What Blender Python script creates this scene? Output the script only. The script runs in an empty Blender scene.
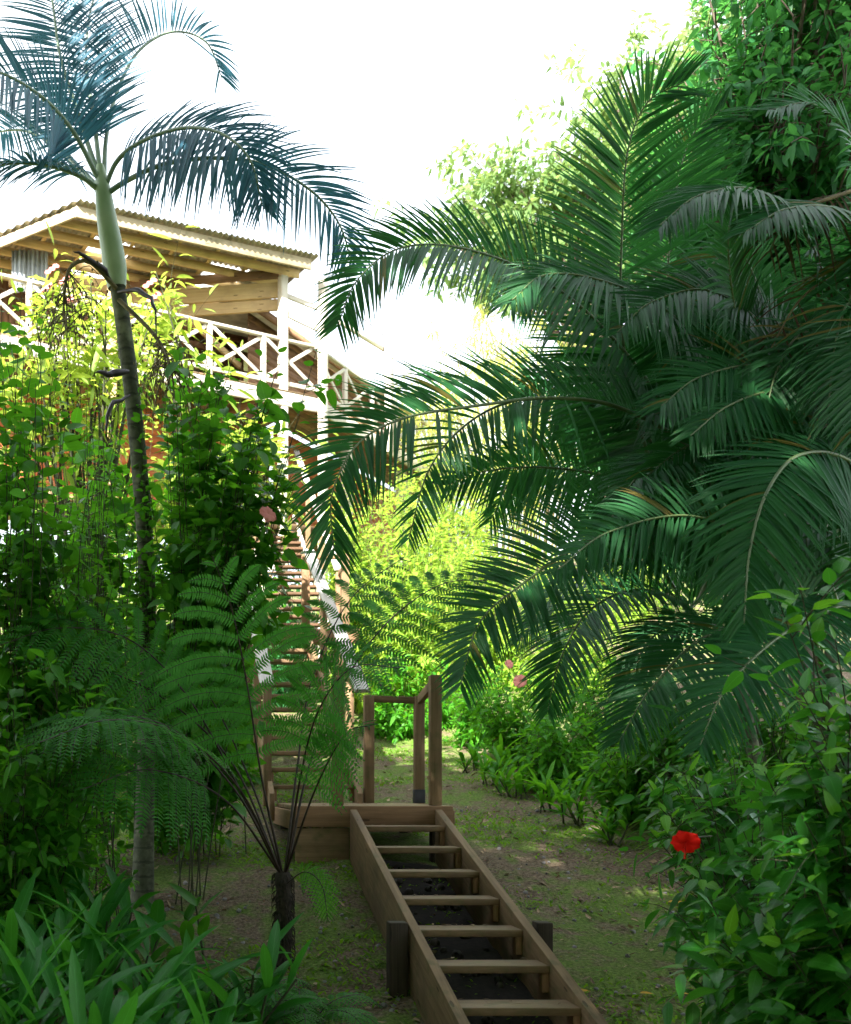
import bpy, math, random
import numpy as np
from mathutils import Vector

random.seed(11)
C = bpy.context.scene.collection
SC = bpy.context.scene
E = 1.5                      # eye height
PX, PY, F = 175.0, 787.0, 1100.0
UP = np.array([0.0, 0.0, 1.0])
RNG = np.random.default_rng(5)
ORG = {}


def at(px, py, d):
    """photo pixel at distance d along the view axis -> point in metres"""
    return np.array([(px - PX) * d / F, d, E + (PY - py) * d / F])


def V(*a):
    return np.array(a, dtype=float)


def nz(a):
    a = np.asarray(a, dtype=float)
    n = np.linalg.norm(a, axis=-1, keepdims=True)
    return a / np.maximum(n, 1e-9)


_GY = [-30, 0, 5, 6.5, 9.3, 13, 16.5, 22, 30, 60, 300]
_GZ = [-1.2, -0.45, -0.12, 0.05, 0.82, 1.5, 2.05, 3.6, 6.0, 12.0, 40.0]


def gz(x, y):
    x = np.asarray(x, dtype=float); y = np.asarray(y, dtype=float)
    z = sum(np.interp(y + o, _GY, _GZ) for o in (-0.5, -0.25, 0, 0.25, 0.5)) / 5
    z = z + 0.16 * np.clip(x - 4.3, 0, 14) + 0.05 * np.clip(-x - 1.5, 0, 12)
    z = z + 0.03 * np.sin(x * 1.7 + 0.6 * y) + 0.025 * np.sin(2.3 * y - x * 0.9) + 0.012 * np.sin(5.1 * x + 3.3 * y)
    return z


def g1(x, y):
    return float(gz(x, y))


# ------------------------------------------------------------------ materials
def new_mat(name):
    m = bpy.data.materials.new(name); m.use_nodes = True
    nt = m.node_tree; nt.nodes.clear()
    return m, nt, nt.nodes, nt.links


def mixrgb(nt, fac, a, b, mode='MIX'):
    n = nt.nodes.new('ShaderNodeMix'); n.data_type = 'RGBA'; n.blend_type = mode
    for sock, v in ((0, fac), (6, a), (7, b)):
        if hasattr(v, 'links') or hasattr(v, 'is_linked'):
            nt.links.new(v, n.inputs[sock])
        elif sock == 0:
            n.inputs[0].default_value = v
        else:
            n.inputs[sock].default_value = (*v, 1) if len(v) == 3 else v
    return n.outputs[2]


def mth(nt, op, a, b=None, c=None, clamp=False):
    n = nt.nodes.new('ShaderNodeMath'); n.operation = op; n.use_clamp = clamp
    for i, v in enumerate((a, b, c)):
        if v is None: continue
        if hasattr(v, 'is_linked'): nt.links.new(v, n.inputs[i])
        else: n.inputs[i].default_value = v
    return n.outputs[0]


def ramp(nt, fac, stops):
    n = nt.nodes.new('ShaderNodeValToRGB')
    el = n.color_ramp.elements
    while len(el) < len(stops): el.new(0.5)
    for e, (p, c) in zip(el, stops):
        e.position = p; e.color = (*c, 1)
    nt.links.new(fac, n.inputs[0])
    return n.outputs[0]


def leaf_mat(name, dark, light, trans=0.3, tcol=None, rough=0.38, vein=0.25, spec=0.5, brown=0.0):
    m, nt, N, L = new_mat(name)
    geo = N.new('ShaderNodeNewGeometry')
    base = mixrgb(nt, geo.outputs['Random Per Island'], dark, light)
    if brown > 0:      # a few leaves yellow or brown with age
        r2 = mth(nt, 'FRACT', mth(nt, 'MULTIPLY', geo.outputs['Random Per Island'], 37.7))
        base = mixrgb(nt, mth(nt, 'GREATER_THAN', r2, 1.0 - brown), base, (0.13, 0.10, 0.02))
    uv = N.new('ShaderNodeUVMap')
    sep = N.new('ShaderNodeSeparateXYZ'); L.new(uv.outputs[0], sep.inputs[0])
    du = mth(nt, 'ABSOLUTE', mth(nt, 'SUBTRACT', sep.outputs[0], 0.5))
    mid = mth(nt, 'LESS_THAN', du, 0.035)
    wave = mth(nt, 'FRACT', mth(nt, 'ADD', mth(nt, 'MULTIPLY', sep.outputs[1], 7.0), mth(nt, 'MULTIPLY', du, -3.0)))
    side = mth(nt, 'LESS_THAN', wave, 0.09)
    vmask = mth(nt, 'MULTIPLY', mth(nt, 'MAXIMUM', mid, mth(nt, 'MULTIPLY', side, 0.5)), vein)
    base = mixrgb(nt, vmask, base, tuple(min(1, c * 2.0 + 0.05) for c in light))
    # the underside of the blade is paler and duller
    base2 = mixrgb(nt, mth(nt, 'MULTIPLY', geo.outputs['Backfacing'], 0.35), base, tuple(c * 1.25 + 0.012 for c in light))
    p = N.new('ShaderNodeBsdfPrincipled')
    L.new(base2, p.inputs['Base Color'])
    p.inputs['Specular IOR Level'].default_value = spec * 0.65
    rr = mth(nt, 'ADD', mth(nt, 'MULTIPLY', geo.outputs['Backfacing'], 0.2), rough)
    L.new(rr, p.inputs['Roughness'])
    bp = N.new('ShaderNodeBump'); bp.inputs['Strength'].default_value = 0.25; bp.inputs['Distance'].default_value = 0.004
    L.new(mth(nt, 'MAXIMUM', mid, side), bp.inputs['Height']); L.new(bp.outputs[0], p.inputs['Normal'])
    t = N.new('ShaderNodeBsdfTranslucent')
    tc = tcol or (light[0] * 3.2 + 0.02, light[1] * 2.8, light[2] * 0.9)
    L.new(mixrgb(nt, 0.35, tuple(min(0.85, c) for c in tc), base), t.inputs['Color'])
    mx = N.new('ShaderNodeMixShader'); mx.inputs[0].default_value = trans
    L.new(p.outputs[0], mx.inputs[1]); L.new(t.outputs[0], mx.inputs[2])
    o = N.new('ShaderNodeOutputMaterial'); L.new(mx.outputs[0], o.inputs[0])
    return m


def wood_mat(name, a, b, rough=0.75, stain=None, grain=1.0, moss=0.0):
    """boards: grain runs along U (metres along the board), each board its own tone"""
    m, nt, N, L = new_mat(name)
    uv = N.new('ShaderNodeUVMap'); geo = N.new('ShaderNodeNewGeometry')
    off = N.new('ShaderNodeCombineXYZ')
    L.new(mth(nt, 'MULTIPLY', geo.outputs['Random Per Island'], 91.0), off.inputs[0])
    L.new(mth(nt, 'MULTIPLY', geo.outputs['Random Per Island'], 57.0), off.inputs[1])
    add = N.new('ShaderNodeVectorMath'); add.operation = 'ADD'
    L.new(uv.outputs[0], add.inputs[0]); L.new(off.outputs[0], add.inputs[1])
    mp = N.new('ShaderNodeMapping'); mp.inputs['Scale'].default_value = (1.6, 34 * grain, 1)
    L.new(add.outputs[0], mp.inputs[0])
    n1 = N.new('ShaderNodeTexNoise'); n1.inputs['Scale'].default_value = 1.0; n1.inputs['Detail'].default_value = 6; n1.inputs['Roughness'].default_value = 0.65
    n1.inputs['Distortion'].default_value = 0.6
    L.new(mp.outputs[0], n1.inputs[0])
    n2 = N.new('ShaderNodeTexNoise'); n2.inputs['Scale'].default_value = 2.3; n2.inputs['Detail'].default_value = 4
    L.new(add.outputs[0], n2.inputs[0])
    col = ramp(nt, n1.outputs[0], [(0.28, a), (0.5, tuple((x + y) / 2 for x, y in zip(a, b))), (0.72, b)])
    tone = mth(nt, 'ADD', mth(nt, 'MULTIPLY', geo.outputs['Random Per Island'], 0.5), 0.72)
    tn = N.new('ShaderNodeCombineColor')
    for i in range(3): L.new(tone, tn.inputs[i])
    col = mixrgb(nt, 1.0, col, tn.outputs[0], 'MULTIPLY')
    st = stain or tuple(c * 0.42 for c in a)
    sm = mth(nt, 'MULTIPLY', mth(nt, 'SUBTRACT', n2.outputs[0], 0.5), 3.2, clamp=True)
    col = mixrgb(nt, sm, col, st)
    kn = N.new('ShaderNodeTexVoronoi'); kn.inputs['Scale'].default_value = 1.0
    mp2 = N.new('ShaderNodeMapping'); mp2.inputs['Scale'].default_value = (2.2, 9, 1)
    L.new(add.outputs[0], mp2.inputs[0]); L.new(mp2.outputs[0], kn.inputs[0])
    col = mixrgb(nt, mth(nt, 'MULTIPLY', mth(nt, 'LESS_THAN', kn.outputs['Distance'], 0.11), 0.75), col, tuple(c * 0.3 for c in a))
    if moss > 0:
        n3 = N.new('ShaderNodeTexNoise'); n3.inputs['Scale'].default_value = 9; n3.inputs['Detail'].default_value = 5
        L.new(add.outputs[0], n3.inputs[0])
        col = mixrgb(nt, mth(nt, 'MULTIPLY', mth(nt, 'SUBTRACT', n3.outputs[0], 0.53), 5 * moss, clamp=True), col, (0.07, 0.085, 0.03))
    p = N.new('ShaderNodeBsdfPrincipled'); L.new(col, p.inputs['Base Color'])
    p.inputs['Roughness'].default_value = rough; p.inputs['Specular IOR Level'].default_value = 0.3
    bp = N.new('ShaderNodeBump'); bp.inputs['Strength'].default_value = 0.4; bp.inputs['Distance'].default_value = 0.006
    L.new(n1.outputs[0], bp.inputs['Height']); L.new(bp.outputs[0], p.inputs['Normal'])
    o = N.new('ShaderNodeOutputMaterial'); L.new(p.outputs[0], o.inputs[0])
    return m


def bark_mat(name, a, b, ring=0.0, scale=14, rough=0.85, spots=None):
    m, nt, N, L = new_mat(name)
    tc = N.new('ShaderNodeTexCoord')
    n1 = N.new('ShaderNodeTexNoise'); n1.inputs['Scale'].default_value = scale; n1.inputs['Detail'].default_value = 6
    L.new(tc.outputs['Object'], n1.inputs[0])
    col = ramp(nt, n1.outputs[0], [(0.32, a), (0.68, b)])
    h = n1.outputs[0]
    if ring:
        sp = N.new('ShaderNodeSeparateXYZ'); L.new(tc.outputs['Object'], sp.inputs[0])
        fr = mth(nt, 'FRACT', mth(nt, 'ADD', mth(nt, 'MULTIPLY', sp.outputs[2], ring), mth(nt, 'MULTIPLY', n1.outputs[0], 0.35)))
        rg = mth(nt, 'LESS_THAN', fr, 0.16)
        col = mixrgb(nt, mth(nt, 'MULTIPLY', rg, 0.6), col, tuple(c * 0.4 for c in a))
        h = mth(nt, 'SUBTRACT', h, mth(nt, 'MULTIPLY', rg, 0.5))
    if spots:
        n2 = N.new('ShaderNodeTexNoise'); n2.inputs['Scale'].default_value = scale * 0.35; n2.inputs['Detail'].default_value = 4
        L.new(tc.outputs['Object'], n2.inputs[0])
        col = mixrgb(nt, mth(nt, 'MULTIPLY', mth(nt, 'SUBTRACT', n2.outputs[0], 0.55), 6, clamp=True), col, spots)
    p = N.new('ShaderNodeBsdfPrincipled'); L.new(col, p.inputs['Base Color']); p.inputs['Roughness'].default_value = rough
    bp = N.new('ShaderNodeBump'); bp.inputs['Strength'].default_value = 0.5; bp.inputs['Distance'].default_value = 0.01
    L.new(h, bp.inputs['Height']); L.new(bp.outputs[0], p.inputs['Normal'])
    o = N.new('ShaderNodeOutputMaterial'); L.new(p.outputs[0], o.inputs[0])
    return m


def plain_mat(name, col, rough=0.6, metal=0.0, var=0.25, scale=8, trans=0.0):
    m, nt, N, L = new_mat(name)
    tc = N.new('ShaderNodeTexCoord')
    n1 = N.new('ShaderNodeTexNoise'); n1.inputs['Scale'].default_value = scale; n1.inputs['Detail'].default_value = 4
    L.new(tc.outputs['Object'], n1.inputs[0])
    c = ramp(nt, n1.outputs[0], [(0.3, tuple(x * (1 - var) for x in col)), (0.7, tuple(min(1, x * (1 + var)) for x in col))])
    p = N.new('ShaderNodeBsdfPrincipled'); L.new(c, p.inputs['Base Color'])
    p.inputs['Roughness'].default_value = rough; p.inputs['Metallic'].default_value = metal
    o = N.new('ShaderNodeOutputMaterial')
    if trans:
        t = N.new('ShaderNodeBsdfTranslucent'); L.new(c, t.inputs[0])
        mx = N.new('ShaderNodeMixShader'); mx.inputs[0].default_value = trans
        L.new(p.outputs[0], mx.inputs[1]); L.new(t.outputs[0], mx.inputs[2]); L.new(mx.outputs[0], o.inputs[0])
    else:
        L.new(p.outputs[0], o.inputs[0])
    return m


def ground_mat():
    m, nt, N, L = new_mat('ground')
    tc = N.new('ShaderNodeTexCoord')

    def noise(s, d=5, r=0.55):
        n = N.new('ShaderNodeTexNoise'); n.inputs['Scale'].default_value = s; n.inputs['Detail'].default_value = d; n.inputs['Roughness'].default_value = r
        L.new(tc.outputs['Object'], n.inputs[0]); return n.outputs[0]
    big, medium, fine = noise(0.9), noise(4.5, 6, 0.6), noise(38, 5, 0.7)
    soil = ramp(nt, fine, [(0.3, (0.05, 0.036, 0.022)), (0.5, (0.155, 0.115, 0.075)), (0.72, (0.30, 0.235, 0.17))])
    grass = ramp(nt, fine, [(0.3, (0.045, 0.10, 0.010)), (0.7, (0.16, 0.28, 0.035))])
    mask = mth(nt, 'MULTIPLY', mth(nt, 'SUBTRACT', mth(nt, 'ADD', mth(nt, 'MULTIPLY', medium, 0.7), mth(nt, 'MULTIPLY', big, 0.5)), 0.535), 8, clamp=True)
    col = mixrgb(nt, mth(nt, 'MULTIPLY', mask, 0.8), soil, grass)
    vor = N.new('ShaderNodeTexVoronoi'); vor.inputs['Scale'].default_value = 26; L.new(tc.outputs['Object'], vor.inputs[0])
    bits = mth(nt, 'LESS_THAN', vor.outputs['Distance'], 0.22)
    col = mixrgb(nt, mth(nt, 'MULTIPLY', bits, 0.45), col, vor.outputs['Color'], 'SOFT_LIGHT')
    p = N.new('ShaderNodeBsdfPrincipled'); L.new(col, p.inputs['Base Color']); p.inputs['Roughness'].default_value = 0.95
    p.inputs['Specular IOR Level'].default_value = 0.2
    bp = N.new('ShaderNodeBump'); bp.inputs['Strength'].default_value = 0.9; bp.inputs['Distance'].default_value = 0.04
    L.new(mth(nt, 'ADD', fine, mth(nt, 'MULTIPLY', medium, 0.8)), bp.inputs['Height']); L.new(bp.outputs[0], p.inputs['Normal'])
    o = N.new('ShaderNodeOutputMaterial'); L.new(p.outputs[0], o.inputs[0])
    return m


M = {}
M['palm'] = leaf_mat('palm_leaf', (0.010, 0.068, 0.024), (0.026, 0.122, 0.036), 0.24, (0.10, 0.48, 0.06), 0.40, 0.15, 0.35, 0.003)
M['palm_tall'] = leaf_mat('haze_blue_palm_leaf', (0.018, 0.085, 0.135), (0.042, 0.140, 0.200), 0.28, (0.10, 0.34, 0.42), 0.42, 0.15, 0.35)  # blue haze and flare over the fronds is put into the leaf colour
M['palm_dry'] = leaf_mat('dry_palm_leaf', (0.05, 0.034, 0.02), (0.12, 0.08, 0.045), 0.1, (0.3, 0.2, 0.08), 0.6, 0.1, 0.2)
M['hib'] = leaf_mat('hibiscus_leaf', (0.014, 0.090, 0.006), (0.046, 0.20, 0.012), 0.44, (0.20, 0.62, 0.02), 0.40, 0.25, 0.35, 0.008)
M['hib_red'] = leaf_mat('red_hibiscus_leaf', (0.010, 0.090, 0.008), (0.030, 0.165, 0.014), 0.32, (0.14, 0.55, 0.03), 0.30, 0.3, 0.45)
M['hib_new'] = leaf_mat('sunlit_young_hibiscus_leaf', (0.06, 0.22, 0.018), (0.12, 0.34, 0.025), 0.42, (0.30, 0.75, 0.03), 0.36, 0.35, 0.4)  # young leaf green, lightened further in place of sun dapples
M['round'] = leaf_mat('round_leaf', (0.018, 0.100, 0.008), (0.050, 0.19, 0.014), 0.38, (0.20, 0.66, 0.02), 0.42, 0.25, 0.35)
M['broad'] = leaf_mat('blade_leaf', (0.010, 0.100, 0.012), (0.030, 0.180, 0.018), 0.34, (0.14, 0.55, 0.03), 0.36, 0.3, 0.4)
M['fern'] = leaf_mat('fern_leaf', (0.026, 0.150, 0.022), (0.060, 0.230, 0.036), 0.42, (0.16, 0.60, 0.05), 0.5, 0.1, 0.25)
M['fern_new'] = leaf_mat('young_fern_leaf', (0.05, 0.22, 0.015), (0.10, 0.32, 0.025), 0.4, (0.30, 0.75, 0.04), 0.5, 0.1, 0.25)
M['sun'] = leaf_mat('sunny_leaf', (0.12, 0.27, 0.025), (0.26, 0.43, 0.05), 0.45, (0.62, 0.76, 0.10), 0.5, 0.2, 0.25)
M['plum'] = leaf_mat('plumeria_leaf', (0.14, 0.25, 0.03), (0.26, 0.38, 0.05), 0.42, (0.66, 0.80, 0.10), 0.45, 0.3, 0.3)
M['pale'] = leaf_mat('pale_tree_leaf', (0.08, 0.16, 0.05), (0.16, 0.26, 0.09), 0.36, (0.44, 0.62, 0.16), 0.55, 0.1, 0.2)
M['tree'] = leaf_mat('dark_tree_leaf', (0.012, 0.092, 0.030), (0.036, 0.165, 0.044), 0.40, (0.16, 0.56, 0.09), 0.42, 0.2, 0.35)
M['mid'] = leaf_mat('path_plant_leaf', (0.022, 0.140, 0.008), (0.066, 0.250, 0.014), 0.42, (0.26, 0.70, 0.02), 0.44, 0.25, 0.3, 0.008)
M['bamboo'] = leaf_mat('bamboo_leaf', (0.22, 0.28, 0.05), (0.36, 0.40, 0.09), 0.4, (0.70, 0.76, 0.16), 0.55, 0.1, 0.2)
M['grass'] = leaf_mat('weed_leaf', (0.045, 0.13, 0.010), (0.12, 0.27, 0.022), 0.35, None, 0.55, 0.1, 0.2)
M['litter'] = leaf_mat('dead_leaf', (0.05, 0.03, 0.016), (0.42, 0.31, 0.19), 0.1, (0.2, 0.12, 0.05), 0.7, 0.3, 0.25)
M['yellowed'] = leaf_mat('yellowed_leaf', (0.45, 0.22, 0.03), (0.55, 0.36, 0.05), 0.15, (0.5, 0.3, 0.05), 0.6, 0.2, 0.3)
M['stem'] = bark_mat('green_brown_stem', (0.025, 0.032, 0.012), (0.06, 0.065, 0.028))
M['stem_dark'] = bark_mat('dark_stem', (0.022, 0.018, 0.012), (0.06, 0.048, 0.03))
M['rachis'] = bark_mat('palm_midrib', (0.07, 0.12, 0.04), (0.13, 0.18, 0.07), rough=0.4)
M['rachis_blue'] = bark_mat('pale_palm_midrib', (0.16, 0.24, 0.16), (0.24, 0.32, 0.22), rough=0.4)
M['palm_bark'] = bark_mat('ringed_palm_bark', (0.034, 0.040, 0.022), (0.10, 0.11, 0.065), ring=9.0, scale=18, spots=(0.20, 0.22, 0.13))
M['crownshaft'] = bark_mat('pale_crownshaft', (0.24, 0.34, 0.17), (0.36, 0.45, 0.26), scale=5, rough=0.4)
M['fern_bark'] = bark_mat('shaggy_fern_trunk', (0.012, 0.009, 0.007), (0.05, 0.036, 0.026), scale=40)
M['fern_stalk'] = bark_mat('dark_fern_stalk', (0.020, 0.012, 0.010), (0.05, 0.028, 0.02), rough=0.5)
M['spathe'] = plain_mat('black_spathe', (0.035, 0.022, 0.028), 0.45, 0, 0.5, 20)
M['stalk'] = bark_mat('dry_fruit_stalk', (0.09, 0.07, 0.03), (0.19, 0.155, 0.07))
M['bark'] = bark_mat('tree_bark', (0.05, 0.035, 0.025), (0.14, 0.105, 0.075))
M['wood'] = wood_mat('weathered_pine', (0.150, 0.092, 0.046), (0.30, 0.20, 0.11), stain=(0.05, 0.04, 0.026), moss=0.6)
M['wood_tread'] = wood_mat('worn_tread_pine', (0.15, 0.092, 0.045), (0.29, 0.19, 0.105), stain=(0.09, 0.06, 0.035), rough=0.55, moss=0.6)
M['wood_red'] = wood_mat('reddish_pine', (0.19, 0.105, 0.055), (0.34, 0.20, 0.11), stain=(0.12, 0.06, 0.035))
M['wood_dark'] = wood_mat('dark_wet_wood', (0.025, 0.018, 0.014), (0.07, 0.05, 0.035))
M['rail'] = wood_mat('silvered_handrail', (0.42, 0.39, 0.36), (0.62, 0.59, 0.56), stain=(0.3, 0.27, 0.24), grain=1)
M['white'] = wood_mat('whitewashed_timber', (0.50, 0.46, 0.39), (0.70, 0.66, 0.58), stain=(0.40, 0.34, 0.27))
M['cream'] = wood_mat('pale_new_timber', (0.46, 0.31, 0.14), (0.66, 0.49, 0.26), stain=(0.33, 0.23, 0.12))
M['stair_brown'] = wood_mat('stained_brown_tread', (0.085, 0.045, 0.024), (0.17, 0.095, 0.052))
M['fascia'] = wood_mat('weathered_fascia', (0.36, 0.29, 0.19), (0.56, 0.47, 0.33), stain=(0.22, 0.19, 0.11), moss=0.5)
M['plank'] = wood_mat('brown_plank', (0.16, 0.085, 0.045), (0.30, 0.175, 0.095), stain=(0.09, 0.05, 0.03))
M['orange'] = wood_mat('orange_plank', (0.42, 0.12, 0.045), (0.55, 0.19, 0.075), stain=(0.30, 0.08, 0.03))
M['tin'] = plain_mat('galvanised_roofing', (0.42, 0.40, 0.34), 0.5, 0.5, 0.35, 3)
M['clear_roof'] = plain_mat('translucent_roofing', (0.78, 0.80, 0.78), 0.4, 0, 0.05, 3, 0.75)
M['cloth'] = plain_mat('pale_blue_cloth', (0.52, 0.58, 0.66), 0.9, 0, 0.15, 3, 0.3)
M['black'] = plain_mat('black_sleeve', (0.02, 0.022, 0.03), 0.6)
M['red'] = leaf_mat('red_petal', (0.62, 0.008, 0.006), (0.80, 0.020, 0.012), 0.35, (0.85, 0.02, 0.01), 0.5, 0.0, 0.2)
M['pink'] = leaf_mat('pink_petal', (0.72, 0.22, 0.20), (0.80, 0.36, 0.34), 0.35, (0.85, 0.4, 0.35), 0.55, 0.0, 0.2)
M['ground'] = ground_mat()


# ------------------------------------------------------------------ mesh helpers
class MB:
    def __init__(s):
        s.v, s.f, s.uv, s.n = [], [], [], 0

    def add(s, v, f, uv=None):
        v = np.asarray(v, dtype=float).reshape(-1, 3); f = np.asarray(f, dtype=int).reshape(-1, 4)
        s.v.append(v); s.f.append(f + s.n); s.n += len(v)
        s.uv.append(np.zeros((len(f) * 4, 2)) if uv is None else np.asarray(uv, dtype=float).reshape(-1, 2))

    def build(s, name, mat, parent=None, smooth=False, bevel=0.0, org=None):
        v = np.concatenate(s.v); f = np.concatenate(s.f); uv = np.concatenate(s.uv)
        o3 = ORG[parent.name] if parent is not None else (np.zeros(3) if org is None else np.asarray(org, dtype=float))
        v = v - o3
        me = bpy.data.meshes.new(name)
        me.vertices.add(len(v)); me.vertices.foreach_set('co', v.astype(np.float32).ravel())
        me.loops.add(f.size); me.loops.foreach_set('vertex_index', f.astype(np.int32).ravel())
        me.polygons.add(len(f)); me.polygons.foreach_set('loop_start', (np.arange(len(f)) * 4).astype(np.int32))
        try: me.polygons.foreach_set('loop_total', np.full(len(f), 4, dtype=np.int32))
        except Exception: pass
        ul = me.uv_layers.new(name='UVMap'); ul.data.foreach_set('uv', uv.astype(np.float32).ravel())
        if smooth: me.polygons.foreach_set('use_smooth', np.ones(len(f), dtype=bool))
        me.update(calc_edges=True); me.validate()
        me.materials.append(mat)
        ob = bpy.data.objects.new(name, me); C.objects.link(ob)
        if parent is not None: ob.parent = parent
        else: ob.location = o3
        ORG[ob.name] = o3
        if bevel:
            b = ob.modifiers.new('bevel', 'BEVEL'); b.width = bevel; b.segments = 2; b.limit_method = 'ANGLE'
        return ob

    # a board from a to b: w across (side), h along 'up'
    def board(s, a, b, w, h, up=(0, 0, 1)):
        a = np.asarray(a, float); b = np.asarray(b, float)
        d = nz(b - a); up = np.asarray(up, float)
        sd = np.cross(d, up)
        if np.linalg.norm(sd) < 1e-5: sd = np.cross(d, V(0, 1, 0))
        sd = nz(sd); u = np.cross(sd, d); L = np.linalg.norm(b - a)
        c = [q + i * sd * w / 2 + j * u * h / 2 for q in (a, b) for (i, j) in ((-1, -1), (1, -1), (1, 1), (-1, 1))]
        s.hexa(c, L, w, h)

    def hexa(s, c, L, w, h):
        """8 corners: ring at start, ring at end"""
        F_ = [(0, 1, 5, 4), (1, 2, 6, 5), (2, 3, 7, 6), (3, 0, 4, 7), (3, 2, 1, 0), (4, 5, 6, 7)]
        uv = []
        p = 0.0
        for i in range(4):
            t = (w, h, w, h)[i]
            uv += [(0, p), (0, p + t), (L, p + t), (L, p)]; p += t + 0.01
        uv += [(0, 0), (0, w), (h, w), (h, 0)] * 2
        s.add(c, F_, uv)

    def box(s, x0, x1, y0, y1, z0, z1):
        d = [x1 - x0, y1 - y0, z1 - z0]; ax = int(np.argmax(d))
        cx, cy, cz = (x0 + x1) / 2, (y0 + y1) / 2, (z0 + z1) / 2
        if ax == 0: s.board((x0, cy, cz), (x1, cy, cz), d[1], d[2])
        elif ax == 1: s.board((cx, y0, cz), (cx, y1, cz), d[0], d[2])
        else: s.board((cx, cy, z0), (cx, cy, z1), d[0], d[1], (0, 1, 0))

    def tube(s, pts, rad, n=8):
        pts = np.asarray(pts, float); k = len(pts); rad = np.broadcast_to(np.asarray(rad, float), (k,))
        t = np.gradient(pts, axis=0); t = nz(t)
        ref = V(0.31, 0.87, 0.12) if abs(t[0][2]) > 0.6 else V(0, 0, 1)
        a = nz(np.cross(t, ref)); b = np.cross(t, a)
        ang = np.linspace(0, 2 * np.pi, n, endpoint=False)
        ring = pts[:, None] + rad[:, None, None] * (a[:, None] * np.cos(ang)[None, :, None] + b[:, None] * np.sin(ang)[None, :, None])
        v = ring.reshape(-1, 3); f = []
        for i in range(k - 1):
            for j in range(n):
                f.append((i * n + j, i * n + (j + 1) % n, (i + 1) * n + (j + 1) % n, (i + 1) * n + j))
        s.add(v, f)

    def leaves(s, P, D, Nn, L, W, prof, droop=0.2, fold=0.15, seg=5, curl=0.0):
        P = np.asarray(P, float).reshape(-1, 3); n = len(P)
        if n == 0: return
        D = nz(np.broadcast_to(D, (n, 3))); Nn = np.broadcast_to(Nn, (n, 3))
        L = np.broadcast_to(np.asarray(L, float), (n,)); W = np.broadcast_to(np.asarray(W, float), (n,))
        droop = np.broadcast_to(np.asarray(droop, float), (n,))
        S = nz(np.cross(D, Nn) + 1e-6); N2 = np.cross(S, D)
        ss = np.linspace(0, 1, seg + 1)
        pr = np.array([prof(x) for x in ss]); pr[0] = max(pr[0], 0.05); pr[-1] = 0.02
        cen = P[:, None] + D[:, None] * (L[:, None] * ss)[..., None] - UP * (droop[:, None] * L[:, None] * ss ** 2)[..., None] + N2[:, None] * (curl * L[:, None] * ss * (1 - ss))[..., None]
        hw = (W[:, None] * pr) / 2
        lf = cen - S[:, None] * hw[..., None] + N2[:, None] * (fold * hw)[..., None]
        rt = cen + S[:, None] * hw[..., None] + N2[:, None] * (fold * hw)[..., None]
        v = np.stack([lf, cen, rt], axis=2).reshape(-1, 3)         # n,(seg+1),3
        st = (seg + 1) * 3
        k = np.arange(seg)
        q1 = np.stack([k * 3, k * 3 + 1, k * 3 + 4, k * 3 + 3], 1); q2 = np.stack([k * 3 + 1, k * 3 + 2, k * 3 + 5, k * 3 + 4], 1)
        f1 = np.concatenate([q1, q2])
        f = (np.arange(n)[:, None, None] * st + f1[None]).reshape(-1, 4)
        u1 = np.stack([np.stack([np.zeros(seg), ss[:-1]], 1), np.stack([np.full(seg, .5), ss[:-1]], 1), np.stack([np.full(seg, .5), ss[1:]], 1), np.stack([np.zeros(seg), ss[1:]], 1)], 1)
        u2 = np.stack([np.stack([np.full(seg, .5), ss[:-1]], 1), np.stack([np.ones(seg), ss[:-1]], 1), np.stack([np.ones(seg), ss[1:]], 1), np.stack([np.full(seg, .5), ss[1:]], 1)], 1)
        uv = np.tile(np.concatenate([u1, u2]).reshape(-1, 2), (n, 1))
        s.add(v, f, uv)


def P_ovate(s): return 1.98 * (s ** 0.52) * (1 - s) ** 0.98
def P_heart(s): return 1.45 * ((s + 0.02) ** 0.25) * (1 - s) ** 0.62
def P_lance(s): return 2.0 * (s ** 0.65) * (1 - s) ** 0.8
def P_blade(s): return min(1, 0.35 + s * 3.0) * (1 - s ** 2.2) ** 0.8
def P_palm(s): return min(1, 0.3 + s * 6) * (1 - s ** 2.4)
def P_pinn(s): return min(1, 0.7 + s * 2) * (1 - s ** 2)
def P_petal(s): return min(1.0, 0.28 + 1.15 * s) * (1 - s ** 5) ** 0.5


def catmull(pts, n):
    pts = np.asarray(pts, float)
    p = np.vstack([2 * pts[0] - pts[1], pts, 2 * pts[-1] - pts[-2]])
    t = np.linspace(0, len(pts) - 1, n); i = np.minimum(t.astype(int), len(pts) - 2); u = (t - i)[:, None]
    a, b, c, d = p[i], p[i + 1], p[i + 2], p[i + 3]
    return 0.5 * ((2 * b) + (c - a) * u + (2 * a - 5 * b + 4 * c - d) * u ** 2 + (3 * b - a - 3 * c + d) * u ** 3)


def resample(pts, n):
    q = catmull(pts, 160); d = np.concatenate([[0], np.cumsum(np.linalg.norm(np.diff(q, axis=0), axis=1))])
    t = np.linspace(0, d[-1], n)
    return np.stack([np.interp(t, d, q[:, k]) for k in range(3)], 1), d[-1]


def thing(name, label, cat, loc=(0, 0, 0), group=None):
    o = bpy.data.objects.new(name, None); C.objects.link(o); o.empty_display_size = 0.2
    o.location = tuple(float(q) for q in loc); o['label'] = label; o['category'] = cat
    if group: o['group'] = group
    ORG[o.name] = np.asarray(loc, float)
    return o


def tag(o, label=None, cat=None, group=None, kind=None):
    if label: o['label'] = label
    if cat: o['category'] = cat
    if group: o['group'] = group
    if kind: o['kind'] = kind
    return o


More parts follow.
